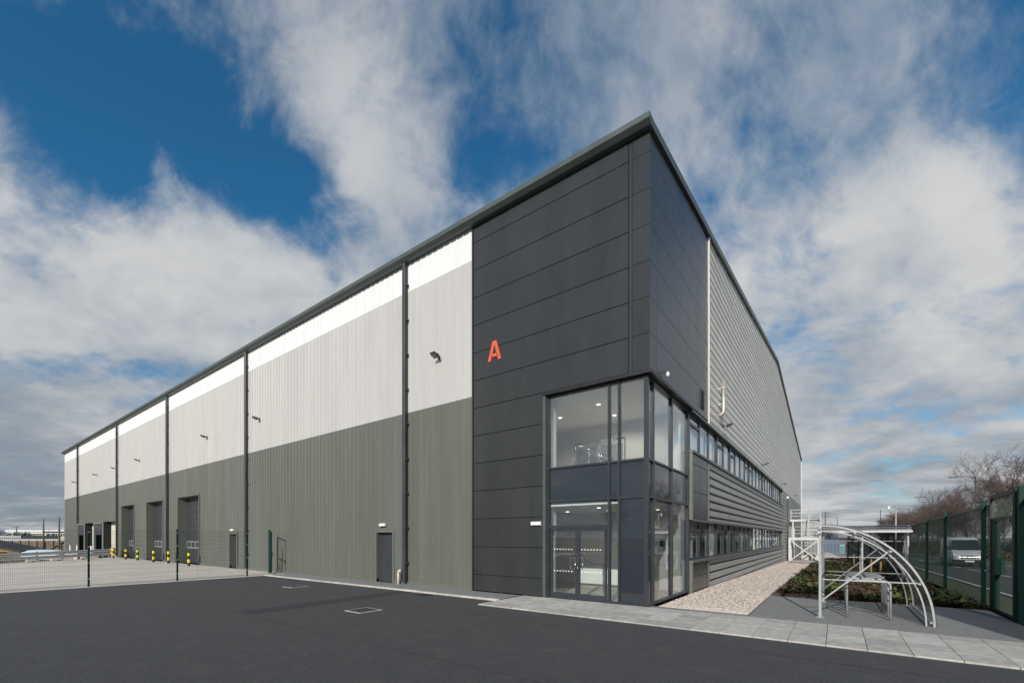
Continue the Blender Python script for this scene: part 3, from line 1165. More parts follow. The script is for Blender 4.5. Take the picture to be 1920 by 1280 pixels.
balustrade((-3.0, 1.2), (-3.0, 4.4), 4.12, 3)
balustrade((-6.8, 1.2), (-4.4, 1.2), 4.12, 2)
balustrade((-3.0, 1.2), (-1.2, 1.2), 4.12, 2)
MB().box(-1.16, -0.98, 4.53, 4.59, 1.66, 1.92).build('wall_panel', M_black, WH)
hr = MB().tube([(-3.3, 2.4, 1.2), (-2.9, 2.4, 1.02), (-2.3, 2.4, 1.0)], .022, 6).tube([(-2.5, 2.4, 0), (-2.5, 2.4, 1.0)], .02, 6)
hr.build('stair_handrail', M_steel, WH)

# --- ribbon windows
MODW = (RIB_END - 4.55) / 22
groups = ['OFF', 'OF', 'OFFO', 'OFFO', 'OFFO', 'OFFO', 'F']
brng = random.Random(21)
for ri, (z0, z1) in enumerate((RIB_U, RIB_L)):
    y = 4.55
    for g in groups:
        for c in g:
            a, b = y + .012, y + MODW - .012
            fr = MB()
            t = 0.045 if c == 'F' else 0.075
            X0, X1 = -0.16, -0.085
            fr.box(X0, X1, a, a + t, z0, z1)
            fr.box(X0, X1, b - t, b, z0, z1)
            fr.box(X0, X1, a + t, b - t, z0, z0 + t)
            fr.box(X0, X1, a + t, b - t, z1 - t, z1)
            zt = z1 - .36
            if c == 'O':
                fr.box(X0, X1, a + t, b - t, zt - .05, zt + .05)
            W = fr.build('window', M_frame, WH)
            m = M_glass if ri == 0 else M_glassd
            if c == 'O':
                pane('pane', -.128, -.118, a + t, b - t, z0 + t, zt - .05, m, W)
                pane('pane', -.128, -.118, a + t, b - t, zt + .05, z1 - t, m, W)
                MB().box(-.085, -.06, (a + b) / 2 - .1, (a + b) / 2 + .1, zt - .075, zt - .045).build('handle', M_black, W)
            else:
                pane('pane', -.128, -.118, a + t, b - t, z0 + t, z1 - t, m, W)
            # vertical fabric blind
            cover = brng.choice([1.0, 1.0, 1.0, .75]) if ri == 0 else brng.choice([1.0, 1.0, .45, .3])
            bl = MB()
            n = int(14 * cover)
            tw = brng.uniform(.55, .85)
            for k in range(n):
                yy = a + .06 + (b - a - .12) * (k + .5) / 14
                dx, dy = math.sin(tw) * .045, math.cos(tw) * .045
                bl.face((-.215 - dx, yy - dy, z0 + .05), (-.215 + dx, yy + dy, z0 + .05), (-.215 + dx, yy + dy, z1 - .02), (-.215 - dx, yy - dy, z1 - .02))
            bl.build('vertical_blind', M_blind, W)
            y += MODW
        if y < RIB_END - .5:
            MB().box(-.165, -.06, y - .07, y + .07, z0 + .002, z1 - .002).build('window_post', M_frame, WH)
of = MB()
of.box(-6.1, -6.0, 5.6, 38.4, -.2, 6.7)
of.box(-6.0, -.22, 38.3, 38.4, -.2, 6.7)
of.box(-6.0, -.22, 5.52, 5.6, -.2, 6.7)
of.build('interior_wall', M_int, WH)
MB().box(-6.0, -.22, 5.6, 38.3, 6.62, 6.7).build('interior_ceiling', M_int, WH)
MB().box(-6.0, -.22, 5.6, 38.3, 2.7, 2.78).build('interior_ceiling', M_int, WH)
MB().box(-6.0, -.22, 5.6, 38.3, 3.9, 4.1).build('interior_floor', M_intf, WH)
MB().box(-6.0, -.22, 5.6, 38.3, -.1, .0).build('interior_floor', M_intf, WH)

# --- sectional doors in deep reveals
RD = 0.56
for bi, (a, b) in enumerate(BAYS):
    sur = MB()
    sur.box(-a - .0, -a + .13, -0.06, 0.06, 0, BAYH + .13)
    sur.box(-b - .13, -b, -0.06, 0.06, 0, BAYH + .13)
    sur.box(-b, -a, -0.06, 0.06, BAYH, BAYH + .13)
    sur.build('door_surround', M_sil_trim if bi == 9 else M_olive, WH)
    rv = MB()
    rv.box(-b - .05, -b, 0.061, RD + .1, 0, BAYH)
    rv.box(-a, -a + .05, 0.061, RD + .1, 0, BAYH)
    rv.box(-b - .05, -a + .05, 0.061, RD + .1, BAYH + .001, BAYH + .05)
    rv.build('door_reveal', M_olive, WH)
    DR = MB().box(-b, -a, RD + .05, RD + .08, 0.02, BAYH).build('sectional_door', M_door, WH)
    nS = 9
    hS = BAYH / nS
    for k in range(nS):
        z0 = .02 + k * hS
        if k == 2:
            f = MB()
            f.box(-b + .02, -a - .02, RD, RD + .045, z0, z0 + .07)
            f.box(-b + .02, -a - .02, RD, RD + .045, z0 + hS - .075, z0 + hS - .012)
            nv = 5
            ww = (b - a - .04) / nv
            for q in range(nv + 1):
                xx = -b + .02 + q * ww
                f.box(max(-b + .02, xx - .05), min(-a - .02, xx + .05), RD, RD + .045, z0 + .07, z0 + hS - .075)
            F = f.build('door_section', M_galv, DR)
            for q in range(nv):
                xx = -b + .02 + q * ww
                pane('vision_pane', xx + .05, xx + ww - .05, RD + .02, RD + .03, z0 + .07, z0 + hS - .075, M_vision, DR)
        else:
            MB().box(-b + .02, -a - .02, RD, RD + .045, z0, z0 + hS - .012).build('door_section', M_door, DR)
# --- personnel doors
for (a, b) in PDOORS:
    s = MB()
    s.box(-a, -a + .11, -0.065, 0.06, 0, PH + .1)
    s.box(-b - .11, -b, -0.065, 0.06, 0, PH + .1)
    s.box(-b, -a, -0.065, 0.06, PH, PH + .1)
    s.build('door_surround', M_olive, WH)
    s = MB()
    s.box(-b - .04, -b, .061, .24, 0, PH)
    s.box(-a, -a + .04, .061, .24, 0, PH)
    s.box(-b - .04, -a + .04, .061, .24, PH + .001, PH + .04)
    s.build('door_reveal', M_olive, WH)
    d = MB().box(-b, -a, .15, .20, .02, PH - .005).build('personnel_door', M_door, WH)
    MB().box(-b + .06, -b + .09, .09, .15, .95, 1.09).build('handle', M_steel, d)
    if a > 20:
        MB().box(-a - .26, -a - .08, .142, .148, 1.42, 1.60).build('door_notice', mat('notice_pale_blue', (0.55, 0.72, 0.80), 0.5), d)
# --- dock: recessed concrete wall and two curtain shelters
DK = MB().box(-73.0, -55.2, .60, .68, -1.3, 3.7).build('dock_wall', M_dock, WH)
for z_ in (0.0, 1.2, 2.4):
    MB().box(-72.98, -55.22, .585, .601, z_ - .012, z_ + .012).build('wall_joint', M_sil_trim, DK)
dr = MB()
dr.box(-55.2, -55.14, -0.07, .6, -1.3, 3.78)
dr.box(-73.0, -55.2, -0.07, .06, 3.7, 3.79)
dr.box(-73.0, -55.2, .061, .6, 3.72, 3.78)
dr.build('dock_surround', M_olive, WH)
for a, b in ((60.3, 64.3), (69.1, 72.95)):
    S = MB().box(-a - .04, -a + .03, -0.14, -.06, -1.1, 3.66).box(-b - .03, -b + .04, -0.14, -.06, -1.1, 3.66).box(-b, -a, -.139, -.061, 3.58, 3.66)
    S = S.build('dock_shelter', M_galv, WH)
    MB().box(-a - .02, -a + .012, -.06, .58, -1.1, 3.62).box(-b - .012, -b + .02, -.06, .58, -1.1, 3.62).box(-b, -a, -.06, .58, 3.60, 3.64).build('side_curtain', M_curt, S)
    h = MB()
    cols = 14
    for k in range(cols):
        u0, u1 = a + (b - a) * k / cols, a + (b - a) * (k + 1) / cols
        w0, w1 = .02 * math.sin(k * 1.9), .02 * math.sin((k + 1) * 1.9)
        zb0 = 2.30 + (.25 if a < 65 and k < 3 else 0) * (3 - k) / 3
        h.face((-u1, -.09 + w1, zb0), (-u0, -.09 + w0, zb0), (-u0, -.10, 3.6), (-u1, -.10, 3.6))
    h.build('head_curtain', M_curtl, S)
    f2 = MB().box(-a - .75, -a - .02, -.07, -.05, -1.1, 2.6).box(-b + .02, -b + .62, -.07, -.05, -1.1, 2.6)
    f2.build('front_curtain', M_curtl, S)
    MB().box(-b, -a, .5, .55, -1.1, 3.6).build('dock_door', M_blk, S)
    for s_ in (a + .35, b - .3):
        MB().box(-s_ - .09, -s_ + .09, -.30, -.10, -.45, .45).build('dock_bumper', M_blk, S)
# louvre in the dark gable panels
lv = MB().box(0.031, 0.05, 5.6, 6.2, 7.02, 7.75)
LV = lv.build('louvre', M_black, WH)
for k in range(9):
    z_ = 7.06 + k * .077
    MB().hexa([(.05, 5.63, z_), (.075, 5.63, z_ - .02), (.075, 6.17, z_ - .02), (.05, 6.17, z_), (.05, 5.63, z_ + .03), (.075, 5.63, z_ + .01), (.075, 6.17, z_ + .01), (.05, 6.17, z_ + .03)]).build('louvre_blade', M_black, LV)
# stainless flue
fl_ = MB()
fl_.tube([(-.05, 9.15, 7.50), (.10, 9.15, 7.50), (.17, 9.15, 7.54), (.20, 9.15, 7.64), (.20, 9.15, 9.05)], .075, 12)
fl_ = fl_.build('flue', M_flue, WH, smooth=True)
for z_ in (7.95, 8.65):
    MB().box(0.0, .13, 9.12, 9.18, z_, z_ + .04).box(.115, .285, 9.065, 9.235, z_, z_ + .04).build('flue_bracket', M_flue, fl_)

# ------------------------------------------------------------------ things fixed to the walls
def letter_a():
    h, w, s, t = .70, .60, .135, .03
    m = MB()
    def pr(pts):
        m.prism(pts, 1, -t, 0)
    # two legs and a bar
    pr([(-w / 2, 0), (-w / 2 + s, 0), (.0, h - .14), (.0, h), (-.085, h)])
    pr([(w / 2, 0), (.085, h), (.0, h), (.0, h - .14), (w / 2 - s, 0)])
    pr([(-.155, .135), (.155, .135), (.115, .245), (-.115, .245)])
    return m


sg = letter_a().build('letter_sign', M_red, None, (-5.55, -0.034, 8.30))
tag(sg, 'red capital letter A fixed to the dark grey panels', 'sign')


def floodlight(name, loc, rz, label, group):
    t = thing(name, label, 'floodlight', loc, rz, group)
    t.scale = (.8, .8, .8)
    # local -Y points away from the wall
    MB().box(-.05, .05, -.06, 0, -.10, .08).build('wall_plate', M_lamp, t)
    MB().bar((0, -.05, 0), (0, -.30, .04), .035).box(-.19, -.17, -.38, -.22, -.02, .05).box(.17, .19, -.38, -.22, -.02, .05).box(-.17, .17, -.25, -.22, .0, .03).build('bracket', M_lamp, t)
    c, s = math.cos(R(28)), math.sin(R(28))

    def q(x, y_, z_):
        return (x, -.33 + y_ * c + z_ * s, .0 - y_ * s + z_ * c)
    b = MB().hexa([q(-.16, -.17, -.04), q(.16, -.17, -.04), q(.16, .17, -.04), q(-.16, .17, -.04), q(-.165, -.18, .03), q(.165, -.18, .03), q(.165, .18, .03), q(-.165, .18, .03)])
    b.build('housing', M_lamp, t, bevel=.008)
    MB().face(q(-.135, -.145, -.043), q(-.135, .145, -.043), q(.135, .145, -.043), q(.135, -.145, -.043)).build('lens', M_lampg, t)
    return t


FG = 'floodlights along the yard wall'
us = [8.35, 23.6, 31.6, 47.4, 55.4, 63.3, 74.5]
lab = ['bronze floodlight on the pale wall nearest the red letter',
       'small bronze floodlight just right of the second downpipe from the dark corner',
       'bronze floodlight high above the nearest recessed loading door',
       'bronze floodlight above the farthest of the three recessed loading doors',
       'bronze floodlight close beside the fourth downpipe from the dark corner',
       'tiny floodlight above the two dock shelters',
       'tiny floodlight at the far end of the yard wall, past the last downpipe']
f0 = floodlight('floodlight', (-us[0], -.036, 9.1), 0, lab[0], FG)
for u, l in zip(us[1:], lab[1:]):
    dup(f0, l, (-u, -.036, 9.1))
GG = 'floodlights along the gable wall'
for v, l in zip((10.1, 23.5, 38.0, 52.5),
                ('floodlight on the ribbed silver gable just below the steel flue',
                 'floodlight above the middle of the long upper window band',
                 'floodlight above the far end of the upper window band',
                 'farthest floodlight on the silver gable, above the steel stair')):
    dup(f0, l, (0.0, v, 7.2), R(90), GG)


def bulkhead(loc, label):
    t = thing('emergency_light', label, 'light', loc, 0, 'white emergency lights above the doors')
    MB().box(-.19, .19, -.035, 0, -.065, .065).build('back_plate', M_wplas, t)
    MB().box(-.185, .185, -.10, -.035, -.06, .06).build('diffuser', M_wplas, t, bevel=.02)
    return t


bulkhead((-11.85, -.04, 2.55), 'white emergency light above the nearer dark grey door in the olive wall')
bulkhead((-27.35, -.04, 2.48), 'white emergency light above the far dark grey door behind the mesh fence')
bulkhead((-3.78, -.031, 2.46), 'white emergency light on the dark panels beside the glass entrance')

t = thing('dome_camera', 'small white dome security camera on a bracket above the glazed corner', 'camera', (0.03, .95, 6.86))
MB().box(0, .02, -.03, .03, -.05, .09).build('wall_plate', M_lampost, t)
MB().tube([(0.01, 0, .05), (.16, 0, .08), (.20, 0, .04)], .016, 8).build('arm', M_lampost, t, smooth=True)
hd = MB()
for k, (r0, z0) in enumerate([(0, 0)]):
    hd.tube([(.20, 0, .05), (.20, 0, .02), (.20, 0, -.03), (.20, 0, -.075), (.20, 0, -.10)], [.02, .045, .052, .04, .01], 12)
hd.build('dome', M_wplas, t, smooth=True)
t = thing('vent_pipe', 'cream plastic vent pipe with a bent top beside the first downpipe', 'pipe', (-10.62, -.20, 0))
MB().tube([(0, 0, .0), (0, 0, .45), (.01, 0, .55), (.06, 0, .60), (.13, 0, .60)], .05, 12).build('pipe', M_cream, t, smooth=True)
MB().tube([(.115, 0, .60), (.15, 0, .60)], .058, 12).build('collar', M_cream, t, smooth=True)


# ------------------------------------------------------------------ yard: fence, gate, bollards, barrier
def weld_panel(w, h, dv, dh, r, sides=3, fold=0.0):
    """welded wires in the plane x = 0 running along -Y"""
    m = MB()
    n = int(w / dv)
    for i in range(n + 1):
        y_ = -w * i / n
        m.tube([(0, y_, .04), (0, y_, h)], r, sides, False)
    k = .06
    while k <= h:
        m.tube([(r * 1.5, 0, k), (r * 1.5, -w, k)], r, sides, False)
        k += dh
    return m


XF = -20.3
fence = thing('mesh_fence', 'see through green welded mesh fence closing off the concrete yard', 'fence', (XF, 0, 0))
post_m = MB().box(-.03, .03, -.03, .03, -.1, 2.36).box(-.034, .034, -.034, .034, 2.36, 2.375).mesh('post', M_gpost)
pan_m = weld_panel(2.94, 2.33, .05, .2, .0028).mesh('mesh_panel', M_gwire)
ys = [-2.1 - 3.0 * i for i in range(6)]
for i, y in enumerate(ys):
    obj('post', post_m, fence, (0, y, 0))
    if i < len(ys) - 1:
        obj('mesh_panel', pan_m, fence, (.034, y - .03, 0))
        for z_ in (.3, .95, 1.6, 2.2):
            for s in (-.06, ):
                MB().box(.025, .05, y - .03, y + .03, z_, z_ + .04).build('panel_clip', M_galv, fence)
gate = thing('pedestrian_gate', 'narrow green mesh gate standing open beside the olive wall', 'gate', (-21.35, -.5, 0))
g = MB().box(-.04, .04, -.04, .04, -.1, 2.42).build('gate_post', M_gpost, gate)
L = Vector((.937, -.348, 0)).normalized()
a0, a1 = L * .09, L * 1.18
lf = MB()
for z_ in (.12, 1.1, 2.28):
    lf.bar(a0 + Vector((0, 0, z_)), a1 + Vector((0, 0, z_)), .045)
lf.bar(a0 + Vector((0, 0, .1)), a0 + Vector((0, 0, 2.3)), .05)
lf.bar(a1 + Vector((0, 0, .1)), a1 + Vector((0, 0, 2.3)), .05)
lf.build('leaf_frame', M_gpost, gate)
wm = MB()
for i in range(1, 22):
    p = a0.lerp(a1, i / 22)
    wm.tube([p + Vector((0, 0, .12)), p + Vector((0, 0, 2.28))], .0028, 3, False)
for i in range(1, 11):
    wm.tube([a0 + Vector((0, 0, .12 + i * .2)), a1 + Vector((0, 0, .12 + i * .2))], .0028, 3, False)
wm.build('mesh_infill', M_gwire, gate)
MB().bar(a1 * .93 + Vector((0, 0, .98)), a1 * .93 + Vector((0, 0, 1.2)), .10).build('lock_box', M_gpost, gate)


def bollard(loc, label):
    t = thing('bollard', label, 'bollard', loc, 0, 'striped bollards guarding the loading doors')
    zs = [0, .22, .46, .70, .92, 1.02]
    for i in range(5):
        rr = .09
        m = MB().tube([(0, 0, zs[i]), (0, 0, zs[i + 1])], rr, 14)
        if i == 4:
            m = MB().tube([(0, 0, zs[4]), (0, 0, zs[5] - .03), (0, 0, zs[5])], [rr, rr, rr * .7], 14)
        m.build('black_band' if i % 2 == 0 else 'yellow_band', M_blk if i % 2 == 0 else M_yellow, t, smooth=False)
    return t


bx = [(-32.7, 354, 'striped bollard nearest the camera, right of the nearest loading door'),
      (-37.8, 316, 'striped bollard left of the nearest loading door, beside a downpipe'),
      (-40.6, 288, 'striped bollard on the near side of the middle loading door'),
      (-45.7, 258, 'striped bollard on the far side of the middle loading door'),
      (-48.8, 236, 'striped bollard on the near side of the farthest loading door'),
      (-53.0, 213, 'striped bollard right beside the yellow barrier end')]
for x, px, l in bx:
    k = (px - 960) / 825.2
    y = CAM.y + (x - CAM.x) * (math.sin(YAW) * k + math.cos(YAW)) / (math.cos(YAW) * k - math.sin(YAW))
    bollard((x, round(y, 2), yz(x, y)), l)

# double-beam safety barrier across the end of the yard
XB = -53.6
bar = thing('crash_barrier', 'double corrugated galvanised crash barrier along the far edge of the yard', 'barrier', (XB, 0, 0))
prof = [(0, .0), (.05, .03), (.05, .08), (.0, .12), (.0, .17), (.05, .21), (.05, .26), (0, .29)]
for zo in (.25, .60):
    m = MB()
    for (x0, z0), (x1, z1) in zip(prof[:-1], prof[1:]):
        ya, yb = -.75, -14.2
        for dx in (0, -.006):
            m.face((.06 + x0 + dx, ya, yz(XB, ya) + zo + z0), (.06 + x1 + dx, ya, yz(XB, ya) + zo + z1),
                   (.06 + x1 + dx, yb, yz(XB, yb) + zo + z1), (.06 + x0 + dx, yb, yz(XB, yb) + zo + z0))
    m.build('beam', M_galv, bar)
for i in range(9):
    y = -.9 - 1.63 * i
    z0 = yz(XB, y)
    MB().box(-.05, .05, y - .06, y + .06, z0 - .1, z0 + .92).build('post', M_galv, bar)
    for zo in (.39, .75):
        MB().box(.105, .12, y - .02, y + .02, z0 + zo - .02, z0 + zo + .02).build('bolt', M_galv, bar)
e = MB()
for zo in (.30, .66):
    e.tube([(.09, -.62, zo), (.09, -.62, zo + .04), (.09, -.62, zo + .13), (.09, -.62, zo + .22), (.09, -.62, zo + .26)], [.12, .20, .22, .20, .12], 14)
e.build('yellow_end_cap', M_amber, bar, smooth=True)
for i, (y, l) in enumerate(((-2.2, 1.3), (-4.1, 1.5), (-6.0, .8))):
    o = MB().hexa([(-.25, -l / 2, 0), (.25, -l / 2, 0), (.25, l / 2, 0), (-.25, l / 2, 0), (-.18, -l / 2 + .05, .34), (.18, -l / 2 + .05, .34), (.18, l / 2 - .05, .34), (-.18, l / 2 - .05, .34)]).build('concrete_block', M_dock, None, (XB - .7, y, yz(XB, y)), bevel=.02)
    tag(o, ['pale concrete block behind the barrier, nearest the warehouse wall', 'longest pale concrete block behind the barrier, in the middle of three', 'short pale concrete block behind the barrier, farthest left of three'][i], 'block', 'concrete blocks behind the barrier')
for i, (x, y) in enumerate(((-59.4, -1.2), (-66.3, -1.2), (-70.0, -1.2))):
    t = thing('guide_post', ['slim white guide post in front of the right hand dock shelter', 'slim white guide post between the two dock shelters', 'slim white guide post in front of the left hand dock shelter'][i], 'post', (x, y, gz(x, y)), 0, 'white guide posts by the docks')
    MB().tube([(0, 0, 0), (0, 0, 2.25)], .06, 10).build('shaft', M_wplas, t, smooth=True)
    MB().tube([(0, 0, 2.25), (0, 0, 2.33)], [.06, .02], 10).build('cap', M_wplas, t)


# ------------------------------------------------------------------ bare trees
def bare_tree(seed, H, spread=1.0, density=1.0):
    r = random.Random(seed)
    trunk, crown = MB(), MB()

    def grow(p, d, ln, rad, lev):
        n = 4 if lev < 2 else (3 if lev < 3 else 2)
        pts, rads = [p], [rad]
        q, dd = p.copy(), d.copy()
        for i in range(n):
            dd = (dd + Vector((r.uniform(-1, 1), r.uniform(-1, 1), r.uniform(-.5, 1.0))) * (.10 if lev == 0 else .20) + Vector((0, 0, .05))).normalized()
            q = q + dd * (ln / n)
            pts.append(q.copy())
            rads.append(rad * (1 - .72 * (i + 1) / n) if lev else rad * (1 - .6 * (i + 1) / n))
        (trunk if lev < 2 else crown).tube(pts, rads, 7 if lev == 0 else (5 if lev == 1 else 3), False)
        if lev >= 4:
            return
        kids = [int(10 * density) + 2, 8, 7, 7][lev]
        for k in range(kids):
            t = r.uniform(.28 if lev == 0 else .2, 1.0)
            i = min(n - 1, int(t * n))
            f = t * n - i
            base = pts[i].lerp(pts[i + 1], f)
            dl = (pts[i + 1] - pts[i]).normalized()
            az = r.random() * 6.283 if lev else (k * 2.4 + r.uniform(-.4, .4))
            side = dl.orthogonal().normalized()
            side = Matrix.Rotation(az, 3, dl) @ side
            an = R(r.uniform(28, 58))
            nd = (dl * math.cos(an) + side * math.sin(an)).normalized()
            l2 = ln * ([.62, .58, .55, .55][lev]) * r.uniform(.7, 1.15) * (1.1 - .45 * t if lev == 0 else 1.0)
            if lev == 0:
                l2 *= spread
            grow(base, nd, l2, max(.010, rads[i] * .55 * (1 - .3 * f)), lev + 1)
    grow(Vector((0, 0, -.1)), Vector((0, 0, 1)), H * .78, H * .019, 0)
    return trunk.mesh('trunk', M_bark), crown.mesh('crown', M_twig)


TREES = [bare_tree(5, 10.5, 1.0), bare_tree(17, 9.5, 1.1), bare_tree(29, 8.5, 1.05), bare_tree(43, 10.0, .95)]
trng = random.Random(77)


def tree(i, x, y, s, label, group, rz=None, z=None):
    t = thing('bare_tree', label, 'tree', (x, y, gz(x, y) if z is None else z), trng.random() * 6.28 if rz is None else rz, group)
    t.scale = (s, s, s)
    obj('trunk', TREES[i][0], t)
    obj('crown', TREES[i][1], t)
    return t


TG = 'bare trees in the row beyond the road'
tree(0, 19.6, 57.5, 1.06, 'tallest and nearest bare winter tree behind the green gate, at the right edge', TG, 0.4)
tree(3, 20.6, 68, .95, 'bare winter tree just behind the nearest lamp post', TG)
tree(1, 19.6, 78, .93, 'reddish bare tree between the two street lamps, nearer the near one', TG)
ROWL = 'bare reddish tree in the receding row left of the far street lamp'
ORD = ['fourth', 'fifth', 'sixth', 'seventh', 'eighth', 'ninth', 'tenth']
y = 86
k = 0
while y < 270:
    tree(k % 4, 19.5 + trng.uniform(-1.2, 2.5), y, trng.uniform(.78, 1.0), ('%s bare tree from the near end of the roadside row' % ORD[k]) if k < len(ORD) else ROWL, TG)
    y += trng.uniform(6.5, 9.5)
    k += 1
for k in range(9):
    tree((k + 1) % 4, 27 + trng.uniform(-1.5, 2), 62 + k * 12, trng.uniform(.7, .9), 'bare tree in the back row, seen through the front row of trees', 'bare trees behind the front row')
for k in range(12):   # far side of the estate road, opposite the yard
    tree(k % 4, -70 + k * 12 + trng.uniform(-4, 4), -75 + trng.uniform(-9, 9), trng.uniform(.7, 1.0),
         'bare tree standing across the car park, behind the camera', 'bare trees across the car park')


def hedge(name, x0, x1, y0, y1, h, n, m, seed, label):
    r = random.Random(seed)
    mb = MB()
    for _ in range(n):
        y_ = r.uniform(y0, y1)
        x_ = r.uniform(x0, x1)
        top = h * (.75 + .45 * mnoise.noise(Vector((y_ * .22, x_ * .2, seed))))
        z_ = gz(x_, y_) + top * r.random() ** .6
        s = r.uniform(.08, .20)
        n_ = Vector((r.uniform(-1, 1), r.uniform(-1, 1), r.uniform(-.3, 1))).normalized()
        a = n_.orthogonal().normalized() * s
        b = n_.cross(a).normalized() * s * .6
        c = Vector((x_, y_, z_))
        mb.face(c - a, c - b, c + a, c + b)
    return tag(mb.build(name, m), label, 'hedge', kind='stuff')


hedge('hedge', 21.5, 24.5, 30, 230, 2.6, 42000, M_hedge, 5, 'dark tangled evergreen hedge under the bare trees across the road')
hedge('scrub', 19.0, 21.5, 40, 200, 1.3, 9000, M_leaf2, 6, 'low brown winter scrub along the far verge of the road')


# ------------------------------------------------------------------ street lamps, poles, cctv
def street_lamp(loc, label):
    t = thing('street_lamp', label, 'street lamp', loc, 0, 'street lamps along the road')
    MB().tube([(0, 0, 0), (0, 0, 1.3), (0, 0, 1.32), (0, 0, 9.2)], [.11, .11, .075, .05], 10).build('column', M_lampost, t, smooth=True)
    MB().tube([(0, 0, 9.12), (-.5, 0, 9.2), (-1.5, 0, 9.24)], .035, 8).build('arm', M_lampost, t, smooth=True)
    MB().hexa([(-2.15, -.13, 9.18), (-1.4, -.13, 9.16), (-1.4, .13, 9.16), (-2.15, .13, 9.18), (-2.1, -.08, 9.29), (-1.4, -.10, 9.31), (-1.4, .10, 9.31), (-2.1, .08, 9.29)]).build('lantern', M_lampost, t)
    return t


for y, l in ((55.8, 'nearest street lamp, tall grey column in front of the big bare tree'), (82, 'second street lamp, rising above the reddish trees'),
             (110, 'third street lamp, half lost among the bare trees'), (138, 'farthest street lamp along the road')):
    street_lamp((16.4, y, gz(16.4, y)), l)

t = thing('camera_pole', 'white pole with a security camera behind the end of the far shelter', 'camera pole', (7.25, 24, gz(7, 24)))
MB().tube([(0, 0, 0), (0, 0, 4.2)], .038, 10).build('pole', M_galv, t, smooth=True)
MB().tube([(0, 0, 4.2), (-.32, 0, 4.22), (-.34, 0, 4.16)], .022, 8).build('bracket', M_galv, t, smooth=True)
MB().tube([(-.34, 0, 4.18), (-.34, 0, 4.10), (-.34, 0, 4.0), (-.34, 0, 3.93)], [.04, .08, .075, .03], 12).build('dome', M_wplas, t, smooth=True)


def util_pole(loc, h, label, arms=1, r0=.13):
    t = thing('utility_pole', label, 'utility pole', loc, YAW, 'utility poles')
    MB().tube([(0, 0, -.2), (0, 0, h)], [r0, r0 * .72], 10).build('pole', M_pole, t, smooth=True)
    for i in range(arms):
        z_ = h - .15 - i * .55
        MB().box(-.75, .75, -.16, -.06, z_ - .05, z_ + .05).build('crossarm', M_pole, t)
        for x_ in (-.65, 0, .65):
            MB().tube([(x_, -.11, z_ + .05), (x_, -.11, z_ + .19)], .035, 6).build('insulator', M_blk, t)
    return t


pR = site(1547.5, 88)
util_pole(pR, 2 + 47 / 825 * 88 - pR.z, 'brown utility pole with crossarms beyond the steel stair', 2, .15)
pA, pB, pC = site(111, 68), site(81.5, 78), site(31, 105)
util_pole(pA, 2 + 38 / 825 * 68 - pA.z, 'taller green stained utility pole close to the warehouse far end', 0, .15)
util_pole(pB, 2 + 35 / 825 * 78 - pB.z, 'utility pole left of the taller one, above the plank fence', 0, .14)
util_pole(pC, 2 + 20 / 825 * 105 - pC.z, 'short distant pole with a crossarm above the bushes', 1, .14)
for px, top, l in ((1570, 969, 'thin distant mast left of the long shelter roof'), (1651, 955, 'thin grey distant mast above the shelter roof')):
    p = site(px, 170)
    t = thing('distant_mast', l, 'mast', p)
    MB().tube([(0, 0, 0), (0, 0, 2 + (1007 - top) / 825 * 170 - p.z)], [.16, .09], 8).build('column', M_lampost, t)
    MB().bar((-.9, 0, 2 + (1007 - top) / 825 * 170 - p.z - .1), (.1, 0, 2 + (1007 - top) / 825 * 170 - p.z), .1).build('arm', M_lampost, t)


def wire(a, b, sag, r, name, label):
    a, b = Vector(a), Vector(b)
    pts = [a.lerp(b, i / 14) - Vector((0, 0, sag * 4 * (i / 14) * (1 - i / 14))) for i in range(15)]
    tag(MB().tube(pts, r, 4).build(name, M_blk), label, 'wire', 'overhead wires')


topA, topB, topC = pA + Vector((0, 0, 2 + 38 / 825 * 68 - pA.z - .1)), pB + Vector((0, 0, 2 + 35 / 825 * 78 - pB.z - .1)), pC + Vector((0, 0, 2 + 20 / 825 * 105 - pC.z - .05))
wire(topA, topB, .3, .012, 'overhead_wire', 'overhead wire strung between the two poles by the warehouse end')
wire(topB, topC, 1.0, .014, 'overhead_wire', 'overhead wire sagging from the second pole to the short distant pole')
wire(topB, site(-60, 95, 6.2), .8, .014, 'overhead_wire', 'overhead wire running from the second pole out of the left edge')
zR = 2 + 47 / 825 * 88 - .2
for dz, l in ((0, 'upper overhead wire running right from the crossarmed pole'), (-.75, 'lower overhead wire running right from the crossarmed pole')):
    wire(Vector((pR.x, pR.y, zR + dz)), site(1760, 150, zR + 1.4 + dz), .6, .016, 'overhead_wire', l)


# ------------------------------------------------------------------ dense green fence and gate by the road
def dense_panel(a, b, h, parent, m=M_gwire):
    """358-type mesh between two points (x, y) on the ground"""
    a, b = Vector((a[0], a[1], gz(*a))), Vector((b[0], b[1], gz(*b)))
    L_ = (b - a).length
    n = int(L_ / .0762)
    mb = MB()
    for i in range(n + 1):
        p = a.lerp(b, i / n)
        mb.tube([p + Vector((0, 0, .06)), p + Vector((0, 0, h - .04))], .0026, 3, False)
    k = .08
    off = Vector((0.004, 0, 0))
    while k < h - .05:
        mb.tube([a + off + Vector((0, 0, k)), b + off + Vector((0, 0, k))], .0027, 3, False)
        k += .0127
    o = mb.build('mesh_panel', m, parent)
    MB().bar(a + Vector((0, 0, h - .02)), b + Vector((0, 0, h - .02)), .05, .06).build('top_rail', M_sil_trim2, parent)
    return o


